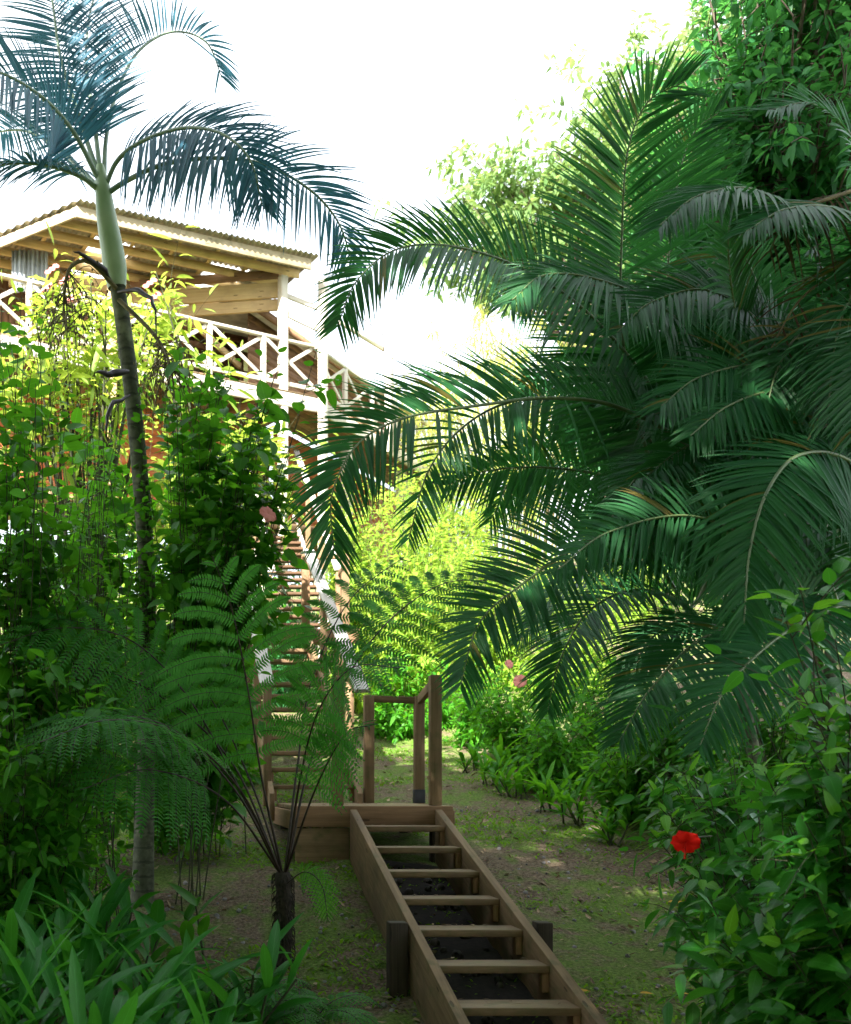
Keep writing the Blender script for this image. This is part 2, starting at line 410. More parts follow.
# ------------------------------------------------------------------ plants
def frond(parent, pts, L, W=0.04, n=55, start=0.14, lift=0.25, droop=0.25, roll=(0, 0, 1), mat='palm', rmat='rachis', r0=0.016, seed=0, a0=78, a1=36, gap=0.0, skew=0.0, label=None, dens=2.0, thin=(0.0, 0.0), bare=1.1):
    """a feather palm frond: pts is the midrib in space; roll = rough normal of the blade"""
    rg = np.random.default_rng(seed + 17)
    n = int(n * dens); droop = droop * 0.55
    q, tot = resample(pts, n + 1)
    t = nz(np.gradient(q, axis=0))
    roll = np.asarray(roll, float)
    up = nz(roll - (t @ roll)[:, None] * t)
    side = np.cross(t, up)
    s = np.linspace(0, 1, n + 1)
    ok = s >= start
    u = (s - start) / (1 - start)
    m = MB()
    for sg in (-1, 1):
        idx = np.where(ok & (rg.random(n + 1) > np.where(u < bare, max(gap, thin[0] if sg < 0 else thin[1]), gap)))[0]
        uu = u[idx]
        al = np.radians(a0 + (a1 - a0) * uu ** 1.3 + rg.normal(0, 2.2, len(idx)))
        lf = lift * (1 - 0.5 * uu) + rg.normal(0, 0.05, len(idx)) + sg * skew
        D = t[idx] * np.cos(al)[:, None] + (side[idx] * sg + up[idx] * lf[:, None]) * np.sin(al)[:, None]
        N_ = up[idx] - sg * side[idx] * 0.35 + rg.normal(0, 0.12, (len(idx), 3))
        ln = L * (0.42 + 0.58 * np.sin(np.pi * np.clip(uu * 0.86 + 0.14, 0, 1)) ** 0.8) * (1 - 0.35 * uu ** 3) * rg.uniform(0.9, 1.06, len(idx))
        P = q[idx] + rg.normal(0, 0.004, (len(idx), 3))
        m.leaves(P, D, N_, ln, W * rg.uniform(0.8, 1.1, len(idx)) * (1 - 0.3 * uu), P_palm, droop * rg.uniform(0.5, 1.5, len(idx)), 0.35, 6)
    ob = m.build('frond', M[mat], parent, smooth=True)
    if label: ob['label'] = label
    r = MB(); r.tube(q, r0 * (1 - 0.86 * s) + 0.0015, 6)
    rb = r.build('midrib', M[rmat], ob, smooth=True)
    return ob


def fern_frond(parent, pts, Lp, n=24, start=0.22, mat='fern', seed=0, roll=(0, 0, 1), droop=0.36, smat='fern_stalk', r0=0.009, tip=0.12, pin=0.17):
    """twice-divided fern frond"""
    rg = np.random.default_rng(seed + 91)
    q, tot = resample(pts, 60)
    t = nz(np.gradient(q, axis=0)); roll = np.asarray(roll, float)
    up = nz(roll - (t @ roll)[:, None] * t); side = np.cross(t, up)
    m = MB(); st = MB()
    for i in range(n):
        u = (i + 0.5) / n
        s = start + (1 - start) * u; k = s * 59; a = int(k); fr = k - a; a2 = min(a + 1, 59)
        P0 = q[a] * (1 - fr) + q[a2] * fr
        ln = Lp * (math.sin(math.pi * min(1, (u * 0.80 + 0.20))) ** 0.75) * rg.uniform(0.93, 1.05) + Lp * tip * (1 - u)
        for sg in (-1, 1):
            al = math.radians(74 - 34 * u + rg.normal(0, 3))
            d = nz(t[a] * math.cos(al) + side[a] * sg * math.sin(al) + up[a] * 0.08)
            npn = max(8, int(ln / 0.021))
            w = np.linspace(0.03, 1, npn)
            cen = P0 + d * (ln * w)[:, None] - UP * (droop * ln * w ** 2)[:, None]
            td = nz(d - UP * (2 * droop * w)[:, None])
            nn = np.broadcast_to(up[a], td.shape); sd = nz(np.cross(td, nn))
            pl = pin * ln * (0.35 + 0.65 * np.sin(np.pi * (w * 0.78 + 0.2)) ** 0.7) * (1 - 0.75 * w ** 4)
            pl = np.minimum(pl, 0.052)
            for s2 in (-1, 1):
                dd = nz(sd * s2 + td * 0.42 + nn * 0.05 + rg.normal(0, 0.05, td.shape))
                m.leaves(cen, dd, nn + rg.normal(0, 0.1, td.shape), pl, 0.0195, P_pinn, 0.22, 0.1, 2)
            st.tube(np.vstack([P0, cen[::3], cen[-1]]), 0.0022, 3)
    sq = np.linspace(0, 1, 60)
    st.tube(q, r0 * (1 - 0.8 * sq) + 0.001, 6)
    ob = st.build('frond', M[smat], parent, smooth=True)
    m.build('leaves', M[mat], ob, smooth=True)
    return ob


def branch_path(B, T, rg, n=10, bow=0.35):
    h = T - B
    P1 = B + V(0, 0, max(0.15, h[2]) * bow) + V(h[0], h[1], 0) * 0.12 + rg.normal(0, 0.05, 3)
    P2 = B + h * 0.66 + V(0, 0, abs(h[2]) * 0.14) + rg.normal(0, 0.05, 3) * np.linalg.norm(h) * 0.5
    s = np.linspace(0, 1, n)[:, None]
    return (1 - s) ** 3 * B + 3 * (1 - s) ** 2 * s * P1 + 3 * (1 - s) * s * s * P2 + s ** 3 * T


def sample_vol(vols, n, rg, shell=0.55):
    """points in ellipsoids given as (centre, radii); biased outwards"""
    w = np.array([np.prod(r) for c, r in vols]) ** 0.8; w /= w.sum()
    k = rg.choice(len(vols), n, p=w)
    d = nz(rg.normal(0, 1, (n, 3)))
    r = (shell + (1 - shell) * rg.random(n)) ** 0.7
    r = np.where(rg.random(n) < 0.3, rg.random(n) ** 0.5, r)
    c = np.array([vols[i][0] for i in k]); rr = np.array([vols[i][1] for i in k])
    return c + d * rr * r[:, None]


def leafy(mb, path, rg, n, L, W, prof, s0=0.35, droop=0.25, spread=0.95, up=0.8, fold=0.2, seg=4, vary=0.3, hang=0.0, petiole=0.25):
    k = len(path)
    s = s0 + (1 - s0) * (np.arange(n) + rg.random(n)) / n
    x = s * (k - 1); a = np.minimum(x.astype(int), k - 2); fr = (x - a)[:, None]
    P = path[a] * (1 - fr) + path[a + 1] * fr
    t = nz(path[a + 1] - path[a])
    ang = np.arange(n) * 2.4 + rg.random() * 6 + rg.normal(0, 0.4, n)
    ref = np.where(np.abs(t[:, 2:3]) > 0.9, V(1, 0, 0), V(0, 0, 1))
    e1 = nz(np.cross(t, ref)); e2 = np.cross(t, e1)
    r = e1 * np.cos(ang)[:, None] + e2 * np.sin(ang)[:, None]
    D = nz(t * 0.45 + r * spread - UP * hang + rg.normal(0, 0.2, (n, 3)))
    N_ = nz(UP * up + t * 0.25 + rg.normal(0, 0.33, (n, 3)))
    ln = L * rg.uniform(1 - vary, 1 + vary * 0.6, n) * (1 - 0.3 * (s > 0.93))
    mb.leaves(P + D * (ln * petiole)[:, None], D, N_, ln, W / L * ln * rg.uniform(0.85, 1.12, n), prof, droop * rg.uniform(0.3, 1.6, n), fold, seg)


def shrub(name, label, cat, base, vols, nb, nl, L, W, prof=P_ovate, mat='hib', smat='stem', group=None, seed=0, s0=0.15, droop=0.28, up=0.8, r0=0.005, seg=4, shell=0.5, extra=None, bow=0.35, hang=0.0, jit=0.12, new=None, tips=None, petiole=0.25, vary=0.42, twigs=3):
    rg = np.random.default_rng(seed + 1000)
    B = V(base[0], base[1], g1(base[0], base[1]) - 0.03)
    t = thing(name, label, cat, B, group)
    m, st, nw = MB(), MB(), MB()
    T = sample_vol(vols, nb, rg, shell)
    if tips is not None: T = np.vstack([T, np.asarray(tips, float)])
    for i, q in enumerate(T):
        q[2] = max(q[2], g1(q[0], q[1]) + 0.1)
        b0 = B + V(rg.normal(0, jit), rg.normal(0, jit), 0)
        p = branch_path(b0, q, rg, 10, bow)
        leafy(m, p, rg, nl, L, W, prof, s0, droop, seg=seg, up=up, hang=hang, petiole=petiole, vary=vary)
        for k in range(twigs):
            a0 = p[rg.integers(int(max(1, s0 * 9)), 9)]
            e = nz(rg.normal(0, 1, 3) + V(0, -0.25, 0.35)) * L * rg.uniform(1.6, 3.6)
            tp = catmull([a0, a0 + e * 0.5 + UP * L * 0.2, a0 + e], 6)
            leafy(m, tp, rg, max(5, nl // 3), L, W, prof, 0.15, droop, seg=seg, up=up, hang=hang, petiole=petiole, vary=vary)
            st.tube(tp, np.linspace(0.003, 0.0015, 6), 4)
        if new and rg.random() < new:
            leafy(nw, p[-3:], rg, 5, L * 0.85, W * 0.85, prof, 0.3, droop * 0.6, seg=seg, up=up)
        st.tube(p if i % 7 == 0 else p[4:], (r0 * (1 - 0.8 * np.linspace(0, 1, 10)) + 0.0012)[0 if i % 7 == 0 else 4:], 5)
    m.build('foliage', M[mat], t, smooth=True)
    st.build('stems', M[smat], t, smooth=True)
    if nw.v: nw.build('young_foliage', M['hib_new'], t, smooth=True)
    return t


def pv(px, py, rx, ry, d, rd):
    """ellipsoid whose outline in the photo has that centre and half-size"""
    return (at(px, py, d), V(rx * d / F, rd, ry * d / F))


def blade_plant(name, label, cat, x, y, n, L, W, mat='broad', seed=0, group=None, prof=P_lance, lean=(0, 0), droop=0.55, spread=0.55, stem=0.25):
    """tuft of long blades on short canes (ginger lily, heliconia)"""
    rg = np.random.default_rng(seed + 300)
    B = V(x, y, g1(x, y) - 0.02); t = thing(name, label, cat, B, group)
    m, st = MB(), MB()
    nc = max(2, n // 6)
    for c in range(nc):
        a = rg.random() * 6.28; k = V(math.cos(a) * spread * rg.random() + lean[0], math.sin(a) * spread * rg.random() + lean[1], 1.0)
        h = stem * rg.uniform(0.7, 1.6) + L * 0.35
        b0 = B + V(rg.normal(0, 0.06), rg.normal(0, 0.06), 0)
        tp = b0 + k * h
        pth = np.linspace(b0, tp, 5); st.tube(pth, np.linspace(0.011, 0.006, 5), 6)
        nn = n // nc
        s = np.linspace(0.25, 1, nn); az = a + np.arange(nn) * math.pi + rg.normal(0, 0.5, nn)
        P = b0 + (tp - b0) * s[:, None]
        el = np.radians(rg.uniform(32, 72, nn))
        D = np.stack([np.cos(az) * np.cos(el) + lean[0] * 0.4, np.sin(az) * np.cos(el) + lean[1] * 0.4, np.sin(el)], 1)
        Nn = np.stack([-np.cos(az) * np.sin(el), -np.sin(az) * np.sin(el), np.cos(el)], 1) + rg.normal(0, 0.18, (nn, 3))
        ln = L * rg.uniform(0.65, 1.15, nn)
        m.leaves(P, D, Nn, ln, W * rg.uniform(0.8, 1.15, nn), prof, droop * rg.uniform(0.4, 1.3, nn), 0.28, 8)
    m.build('foliage', M[mat], t, smooth=True); st.build('stems', M['stem'], t, smooth=True)
    return t


def flower(parent, c, face, size, mat='red', seed=0, name='flower'):
    rg = np.random.default_rng(seed)
    c = np.asarray(c, float); f = nz(np.asarray(face, float)); a = nz(np.cross(f, V(0.2, 0.1, 1))); b = np.cross(f, a)
    core = MB(); core.tube([c - f * size * 0.28, c - f * size * 0.1, c], [size * 0.05, size * 0.09, size * 0.03], 8)
    fo = core.build(name, M['stem'] if mat == 'red' else M['pink'], parent, smooth=True)
    for k in range(5):
        an = k * 2 * math.pi / 5 + 0.3
        d = a * math.cos(an) + b * math.sin(an)
        sd = -a * math.sin(an) + b * math.cos(an)
        # a broad ruffled petal as a grid
        nu, nv = 9, 8; vs = []
        for i in range(nv + 1):
            s = i / nv
            w = size * 0.40 * P_petal(s) * (1 if s < 0.999 else 0.55)
            for j in range(nu):
                q = (j / (nu - 1) - 0.5) * 2
                out = size * 0.58 * s * (1 - 0.12 * q * q * s)
                back = size * (0.30 * s - 0.34 * s * s + 0.05 * math.sin(q * 7 + k * 2 + rg.random() * 0.3) * s * s + 0.035 * q)
                vs.append(c + d * out + sd * q * w + f * back)
        fc = [(i * nu + j, i * nu + j + 1, (i + 1) * nu + j + 1, (i + 1) * nu + j) for i in range(nv) for j in range(nu - 1)]
        uv = [(0.1, 0.5)] * (len(fc) * 4)
        mb = MB(); mb.add(vs, fc, uv); mb.build('petal', M[mat], fo, smooth=True)
    if mat == 'red':
        mb = MB()
        tip = c + f * size * 0.80 - UP * size * 0.16
        p = catmull([c, c + f * size * 0.3, tip], 10); mb.tube(p, np.linspace(size * 0.04, size * 0.022, 10), 6)
        for k in range(26):
            s = 5 + rg.integers(0, 5); o = nz(rg.normal(0, 1, 3)) * size * 0.06
            mb.tube([p[s], p[s] + o * 0.7, p[s] + o], [size * 0.008, size * 0.01, size * 0.02], 4)
        mb.build('stamen', M['red'], fo, smooth=True)
    return fo


# ================================================================== the setting
def make_ground():
    xs = np.concatenate([np.linspace(-220, -12, 22)[:-1], np.linspace(-12, 16, 170), np.linspace(16, 240, 22)[1:]])
    ys = np.concatenate([np.linspace(-30, 1, 10)[:-1], np.linspace(1, 26, 170), np.linspace(26, 300, 34)[1:]])
    X, Y = np.meshgrid(xs, ys)
    Z = gz(X, Y)
    near = np.exp(-((X - 2) / 9) ** 2) * np.exp(-((Y - 8) / 12) ** 2)
    Z = Z + near * RNG.normal(0, 0.009, Z.shape)
    nx, ny = len(xs), len(ys)
    v = np.stack([X, Y, Z], 2).reshape(-1, 3)
    i, j = np.meshgrid(np.arange(nx - 1), np.arange(ny - 1)); k = (j * nx + i).ravel()
    f = np.stack([k, k + 1, k + nx + 1, k + nx], 1)
    m = MB(); m.add(v, f); tag(m.build('ground', M['ground'], None, smooth=True), kind='structure')


make_ground()


def on_path(n, rg, x0=0.2, x1=4.0, y0=5.2, y1=17):
    y = y0 + (y1 - y0) * rg.random(n) ** 1.2; x = x0 + (x1 - x0) * rg.random(n)
    k = ~((x > 1.45) & (x < 2.3) & (y < 11.2) & (y > 9.2))
    x, y = x[k], y[k]
    return np.stack([x, y, gz(x, y)], 1)


def litter():
    rg = np.random.default_rng(3)
    m = MB(); P = on_path(2600, rg, -2.5, 4.6); n = len(P); P[:, 2] += 0.012
    a = rg.random(n) * 6.28
    m.leaves(P, np.stack([np.cos(a), np.sin(a), rg.normal(0.05, 0.2, n)], 1), UP + rg.normal(0, 0.35, (n, 3)), rg.uniform(0.03, 0.10, n), rg.uniform(0.016, 0.05, n), P_ovate, rg.normal(0, 0.3, n), 0.3, 4)
    tag(m.build('fallen_leaves', M['litter'], None, smooth=True), kind='stuff')
    m = MB(); P = on_path(60000, rg, -2.8, 4.6, 5.0, 18)
    v = np.sin(P[:, 0] * 2.1 + np.sin(P[:, 1] * 1.3) * 2) + np.sin(P[:, 1] * 2.7 + 1.1 * P[:, 0]) + rg.normal(0, 0.55, len(P))
    P = P[v > 0.25]; n = len(P); a = rg.random(n) * 6.28
    D = np.stack([np.cos(a), np.sin(a), rg.uniform(0.4, 1.6, n)], 1)
    m.leaves(P, D, UP - D * 0.5 + rg.normal(0, 0.3, (n, 3)), rg.uniform(0.025, 0.085, n), rg.uniform(0.010, 0.030, n), P_ovate, 0.3, 0.2, 3)
    tag(m.build('weeds', M['grass'], None, smooth=True), kind='stuff')
    m = MB(); k = 70
    yy = 5.0 + 0.5 * rg.integers(0, 9, k) + rg.uniform(0.02, 0.2, k); zz = E - 1.195 - 2 * 0.146 + np.floor((yy - 4.95) / 0.5) * 0.146 + 0.006
    P = np.stack([rg.uniform(1.58, 2.16, k), yy, zz], 1); a = rg.random(k) * 6.28
    P = np.vstack([P, np.stack([rg.uniform(1.1, 2.3, 40), rg.uniform(9.4, 10.9, 40), np.full(40, E - 0.154)], 1)]); a = np.concatenate([a, rg.random(40) * 6.28]); k = len(P)
    m.leaves(P, np.stack([np.cos(a), np.sin(a), np.full(k, 0.06)], 1), UP + rg.normal(0, 0.1, (k, 3)), rg.uniform(0.02, 0.07, k), rg.uniform(0.01, 0.03, k), P_ovate, 0.05, 0.3, 4)
    tag(m.build('fallen_leaves', M['litter'], None, smooth=True), kind='stuff')
    m = MB(); P = on_path(900, rg, -1.5, 4.2, 5.0, 12)
    for p in P:
        r = rg.uniform(0.006, 0.022)
        q = nz(rg.normal(0, 1, 3)) * r
        m.tube([p - q, p - q * 0.5, p + q * 0.5, p + q], [r * 0.4, r, r * 0.9, r * 0.3], 5)
    tag(m.build('pebbles', plain_mat('pebble', (0.17, 0.16, 0.16), 0.75, 0, 0.7, 5), None), kind='stuff')


litter()
for k, (px, py, d, l, lab) in enumerate(((668, 858, 8.6, 0.13, 'yellow fallen leaf on the path above the red flower'), (575, 940, 6.9, 0.10, 'ochre fallen leaf lying beside the stair post on the path'), (560, 938, 7.0, 0.06, 'small orange fallen leaf lying closest to the stair post'), (640, 937, 6.9, 0.08, 'brownish yellow fallen leaf at the foot of the red hibiscus'), (676, 932, 6.9, 0.09, 'yellow fallen leaf half under the red hibiscus'))):
    x = (px - PX) * d / F; mb = MB()
    p = V(x, d, g1(x, d) + 0.02)
    mb.leaves([p], V(1, 0.3 * (k % 3 - 1), 0.08), V(0.1, -0.4, 1), l, l * 0.45, P_ovate, 0.1, 0.35, 6)
    tag(mb.build('fallen_leaf', M['yellowed'], None, smooth=True, org=p), lab, 'leaf')

# ================================================================== stairs
def slope_board(mb, x0, x1, ya, za, yb, zb, h, plumb=True):
    """stringer: plumb-cut board between two points, top edge given"""
    c = []
    for (y, z) in ((ya, za), (yb, zb)):
        c += [V(x1, y, z - h), V(x0, y, z - h), V(x0, y, z), V(x1, y, z)]
    mb.hexa(c, math.hypot(yb - ya, zb - za), x1 - x0, h)


def flight(name, label, x0, x1, ya, za, n, run, rise, tt=0.045, td=0.25, sw=0.06, sh=0.30, mat='wood', cleats=True, back=0.0, mt='wood_tread', yend=None):
    """open-riser flight; first nosing at (ya, za), x0..x1 inside the stringers"""
    t = thing(name, label, 'stairs', (0.5 * (x0 + x1), ya, g1(0.5 * (x0 + x1), ya)))
    yb, zb = ya + run * n, za + rise * n
    if yend: zb, yb = zb - (yb - yend) * rise / run, yend
    for a, b in ((x0 - sw, x0), (x1, x1 + sw)):
        m = MB()
        y0 = ya - run * 0.6; z0 = za - rise * 0.6
        slope_board(m, a, b, y0, z0 + 0.025, yb - 0.003, zb - rise * 0.0 + 0.025, sh)
        m.build('stringer', M[mat], t, bevel=0.005)
    for i in range(n):
        y, z = ya + run * i, za + rise * i
        m = MB(); m.box(x0 + 0.002, x1 - 0.002, y, y + td, z - tt, z)
        tr = m.build('tread', M[mt], t, bevel=0.005)
        if cleats:
            for a, b in ((x0 + 0.002, x0 + 0.042), (x1 - 0.042, x1 - 0.002)):
                m = MB(); m.box(a, b, y + 0.012, y + 0.075, z - tt - 0.115, z - tt - 0.001); m.build('cleat', M['wood_red'], tr, bevel=0.003)
    return t


def post(mb, x, y, z0, z1, w=0.095, d=None):
    mb.box(x - w / 2, x + w / 2, y - (d or w) / 2, y + (d or w) / 2, z0, z1)


R1 = 0.146
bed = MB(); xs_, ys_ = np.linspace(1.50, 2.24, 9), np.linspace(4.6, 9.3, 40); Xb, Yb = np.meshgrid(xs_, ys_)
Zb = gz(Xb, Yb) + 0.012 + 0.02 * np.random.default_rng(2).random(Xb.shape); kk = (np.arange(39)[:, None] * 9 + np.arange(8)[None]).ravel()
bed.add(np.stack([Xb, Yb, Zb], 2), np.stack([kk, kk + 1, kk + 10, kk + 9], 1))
tag(bed.build('stair_shade_sheet', plain_mat('stair_shade_black', (0.012, 0.009, 0.006), 0.95, 0, 0.7, 30), None, smooth=True), kind='structure')  # near-black sheet standing in for the deep shade under the stairs
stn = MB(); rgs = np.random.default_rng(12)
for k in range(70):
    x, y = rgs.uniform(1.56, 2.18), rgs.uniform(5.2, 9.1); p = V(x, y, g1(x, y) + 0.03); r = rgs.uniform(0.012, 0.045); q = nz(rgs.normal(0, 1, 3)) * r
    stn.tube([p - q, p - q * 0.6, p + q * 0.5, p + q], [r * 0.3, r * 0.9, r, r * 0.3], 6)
tag(stn.build('stones', plain_mat('shade_dark_stone', (0.040, 0.034, 0.028), 0.8, 0, 0.7, 20), None), kind='stuff')  # rocks under the stairs, shade there put into their dark colour
st1 = flight('staircase', 'lowest open-riser wooden stairs climbing from the path to the square landing', 1.54, 2.20, 4.95, E - 1.195 - 2 * R1, 9, 0.5, R1, sh=0.45, td=0.235, yend=9.311)
# the top riser boards under the landing edge close this flight
for x, w in ((1.405, 0.115), (2.325, 0.095)):
    m = MB(); m.box(x - w / 2, x + w / 2, 6.90, 7.02, g1(x, 6.95) - 0.2, E - 0.853); m.build('post', M['wood_dark'], st1, bevel=0.006)

ZL = E - 0.16
ld = thing('landing_platform', 'low square timber landing with rail posts at the top of the lowest stairs', 'landing', (1.7, 9.3, g1(1.7, 9.3)))
m = MB()
for k in range(9):
    y = 9.36 + k * 0.185; m.box(1.02, 2.36, y, y + 0.178, ZL - 0.035, ZL)
m.build('deck', M['wood_tread'], ld, bevel=0.004)
m = MB(); m.box(1.02, 2.355, 9.313, 9.357, ZL - 0.18, ZL - 0.003); m.build('fascia', M['wood_red'], ld, bevel=0.004)
m = MB(); m.box(1.02, 1.478, 9.335, 9.37, ZL - 0.60, ZL - 0.19); m.build('skirt_board', M['wood'], ld, bevel=0.004)
for x in (1.0, 2.36):
    m = MB(); m.box(x - 0.02, x + 0.02, 9.36, 11.0, ZL - 0.20, ZL - 0.04); m.build('side_joist', M['wood_red'], ld, bevel=0.004)
for x, y, top in ((2.235, 9.45, 0.96), (1.395, 9.45, 0.94), (1.925, 10.93, 0.91), (2.425, 10.93, 0.90)):
    m = MB(); post(m, x, y, (ZL + 0.001) if x != 2.425 else ZL - 0.5, E + top, 0.096)
    po = m.build('post', M['wood'], ld, bevel=0.006)
    if x == 2.425:
        m = MB(); post(m, x, y, ZL + 0.002, ZL + 0.135, 0.104); m.build('base_sleeve', M['black'], po, bevel=0.003)
for x in (1.08, 2.25):
    for y in (9.5, 10.8):
        m = MB(); post(m, x, y, g1(x, y) - 0.2, ZL - 0.037, 0.09); m.build('stump', M['wood_dark'], ld)
m = MB(); m.board((1.975, 10.93, E + 0.875), (2.375, 10.93, E + 0.862), 0.05, 0.065); m.build('handrail', M['wood'], ld, bevel=0.004)
m = MB(); m.board((2.25, 9.50, E + 0.912), (2.425, 10.88, E + 0.868), 0.05, 0.085); m.build('handrail', M['wood'], ld, bevel=0.004)

ZM = E + 2.2
n2 = 13
st2 = flight('staircase', 'steeper middle stairs between the two landings with wide silvery handrails', 0.98, 1.80, 11.03, ZL + (ZM - ZL) / n2, n2 - 1, (15.3 - 11.03) / (n2 - 1), (ZM - ZL) / n2, sh=0.27, sw=0.05, td=0.26, mat='wood')
for x, ya in ((0.93, 11.1), (1.865, 10.95)):
    m = MB(); m.board((x, ya, E + 0.955 + (ya - 10.95) * 0.53), (x, 15.36, E + 3.30), 0.145, 0.042); m.build('handrail', M['rail'], st2, bevel=0.006)
    for k in range(3 if x > 1 else 4):
        y = (12.4, 13.8, 15.2, 11.1)[k]; zt = E + 0.955 + (y - 10.95) * 0.532 - 0.03
        if y < 15: 
            m = MB(); post(m, x, y, zt - 1.2, zt, 0.085); m.build('post', M['wood'], st2, bevel=0.005)

mid = thing('landing_platform', 'higher narrow landing on stilts between the middle and top stairs', 'landing', (1.7, 16, g1(1.7, 16)))
m = MB()
for k in range(8):
    y = 15.32 + k * 0.185; m.box(0.86, 2.56, y, y + 0.178, ZM - 0.035, ZM)
m.build('deck', M['wood_tread'], mid)
m = MB(); m.box(0.86, 2.56, 15.27, 15.316, ZM - 0.20, ZM - 0.004); m.build('fascia', M['wood_red'], mid, bevel=0.004)
for x, y, mt in ((1.83, 15.40, 'wood_red'), (2.38, 15.40, 'wood'), (2.50, 16.72, 'wood_red'), (1.42, 16.72, 'cream')):
    m = MB(); post(m, x, y, ZM + 0.001, ZM + 1.06, 0.11); m.build('post', M[mt], mid, bevel=0.005)
for x in (0.95, 2.45):
    for y in (15.45, 16.6):
        m = MB(); post(m, x, y, g1(x, y) - 0.2, ZM - 0.037, 0.11); m.build('stilt', M['wood'], mid)
m = MB(); m.board((1.89, 15.40, ZM + 1.02), (2.44, 15.40, ZM + 1.02), 0.06, 0.06); m.build('handrail', M['wood_red'], mid, bevel=0.004)
m = MB(); m.board((2.44, 15.46, ZM + 1.03), (2.50, 16.66, ZM + 1.03), 0.06, 0.06); m.build('handrail', M['wood_red'], mid, bevel=0.004)
m = MB(); m.board((2.395, 15.47, ZM + 0.86), (2.49, 16.6, ZM + 0.3), 0.04, 0.07); m.build('brace', M['wood_red'], mid, bevel=0.004)

ZU = E + 5.6
n3 = 19
st3 = flight('staircase', 'top flight of closely spaced wooden steps rising to the house floor', 1.52, 2.42, 16.82, ZM + (ZU - ZM) / n3, n3 - 1, (22.7 - 16.82) / (n3 - 1), (ZU - ZM) / n3, sh=0.24, sw=0.05, td=0.20, mat='white', cleats=False, mt='stair_brown')
for x in (1.47, 2.49):
    m = MB(); m.board((x, 16.8, ZM + 1.12), (x, 22.6, ZU + 1.30), 0.11, 0.04); m.build('handrail', M['rail'], st3, bevel=0.005)
    for y in (18.7, 20.6, 22.5):
        zt = ZM + 1.1 + (y - 16.8) * 0.617 - 0.03
        m = MB(); post(m, x, y, zt - 1.2, zt, 0.09); m.build('post', M['wood'], st3, bevel=0.005)

# ================================================================== the house
K = V(2.86, 22.0)                                   # deck corner in plan
fa = math.radians(62); FD = V(math.sin(fa), math.cos(fa))      # along the front, towards the corner
ra = math.radians(35); RD = V(math.sin(ra), math.cos(ra))      # along the side gallery, away from the corner
FN = V(-FD[1], FD[0]); RN = V(-RD[1], RD[0])        # into the house
DZ = E + 7.8


def fp(t, s=0.0, z=0.0):       # t metres left of the corner, s metres into the house
    p = K - FD * t + FN * s
    return V(p[0], p[1], z)


def gp(t, s=0.0, z=0.0):
    p = K + RD * t + RN * s
    return V(p[0], p[1], z)


hs = thing('house', 'timber stilt house with a jutting tin roof and whitewashed balcony', 'house', (1.0, 22.0, g1(1.0, 22.0)))
# deck and its white fascia
m = MB()
for k in range(14):
    m.board(fp(7.4, 0.05 + k * 0.16, DZ - 0.02), fp(0.0, 0.05 + k * 0.16, DZ - 0.02), 0.152, 0.04)
m.build('deck_boards', M['wood'], hs)
m = MB()
for k in range(9):
    m.board(gp(0.0, 0.05 + k * 0.16, DZ - 0.025), gp(8.0, 0.05 + k * 0.16, DZ - 0.025), 0.152, 0.04)
m.build('deck_boards', M['wood'], hs)
m = MB(); m.board(fp(7.4, 0, DZ - 0.17), fp(0.0, 0, DZ - 0.17), 0.05, 0.28); m.build('fascia', M['white'], hs, bevel=0.005)
m = MB(); m.board(gp(0.03, 0, DZ - 0.17), gp(8.0, 0, DZ - 0.17), 0.05, 0.28); m.build('fascia', M['white'], hs, bevel=0.005)
for k in range(9):
    m = MB(); m.board(fp(0.5 + k * 0.8, 0.06, DZ - 0.14), fp(0.5 + k * 0.8, 2.3, DZ - 0.14), 0.05, 0.18); m.build('joist', M['plank'], hs)
# lower storey
m = MB()
for k in range(14):
    z = DZ - 0.35 - k * 0.17; m.board(fp(7.4, 1.5, z), fp(0.2, 1.5, z), 0.03, 0.165)
m.build('lower_wall', M['orange'], hs)
m = MB()
for k in range(14):
    z = DZ - 0.35 - k * 0.17; m.board(gp(0.4, 1.25, z), gp(8.0, 1.25, z), 0.03, 0.165)
m.build('lower_wall', M['orange'], hs)
m = MB(); m.board(fp(7.4, 1.0, DZ - 2.65), fp(0.0, 1.0, DZ - 2.65), 1.9, 0.12); m.build('lower_floor', M['wood'], hs)
m = MB(); m.board(gp(0.2, 0.8, DZ - 2.75), gp(8.0, 0.8, DZ - 2.75), 1.3, 0.12); m.build('lower_floor', M['wood'], hs)
# posts
for t, s, top, w, mt in ((0.8, 0.06, 10.06, 0.15, 'white'), (4.5, 0.06, 10.05, 0.13, 'cream'), (7.2, 0.06, 10.05, 0.13, 'cream'), (2.7, 2.4, 10.1, 0.12, 'cream')):
    q = fp(t, s); m = MB(); m.board(V(q[0], q[1], g1(q[0], q[1]) - 0.2), V(q[0], q[1], E + top), w, w, (FN[0], FN[1], 0)); m.build('post', M[mt], hs, bevel=0.006)
for t, top in ((0.0, 10.14), (3.2, 10.15), (6.4, 10.1)):
    q = gp(t, -0.105 if t else -0.11); m = MB(); m.board(V(q[0], q[1], DZ - 0.33 if t else g1(q[0], q[1]) - 0.2), V(q[0], q[1], E + top), 0.15, 0.15, (RN[0], RN[1], 0)); m.build('post', M['white'], hs, bevel=0.006)
for t in (1.9, 4.8):
    q = gp(t, 0.3); m = MB(); m.board(V(q[0], q[1], g1(q[0], q[1]) - 0.2), V(q[0], q[1], DZ - 0.32), 0.2, 0.2, (RN[0], RN[1], 0)); m.build('post', M['white'], hs, bevel=0.006)


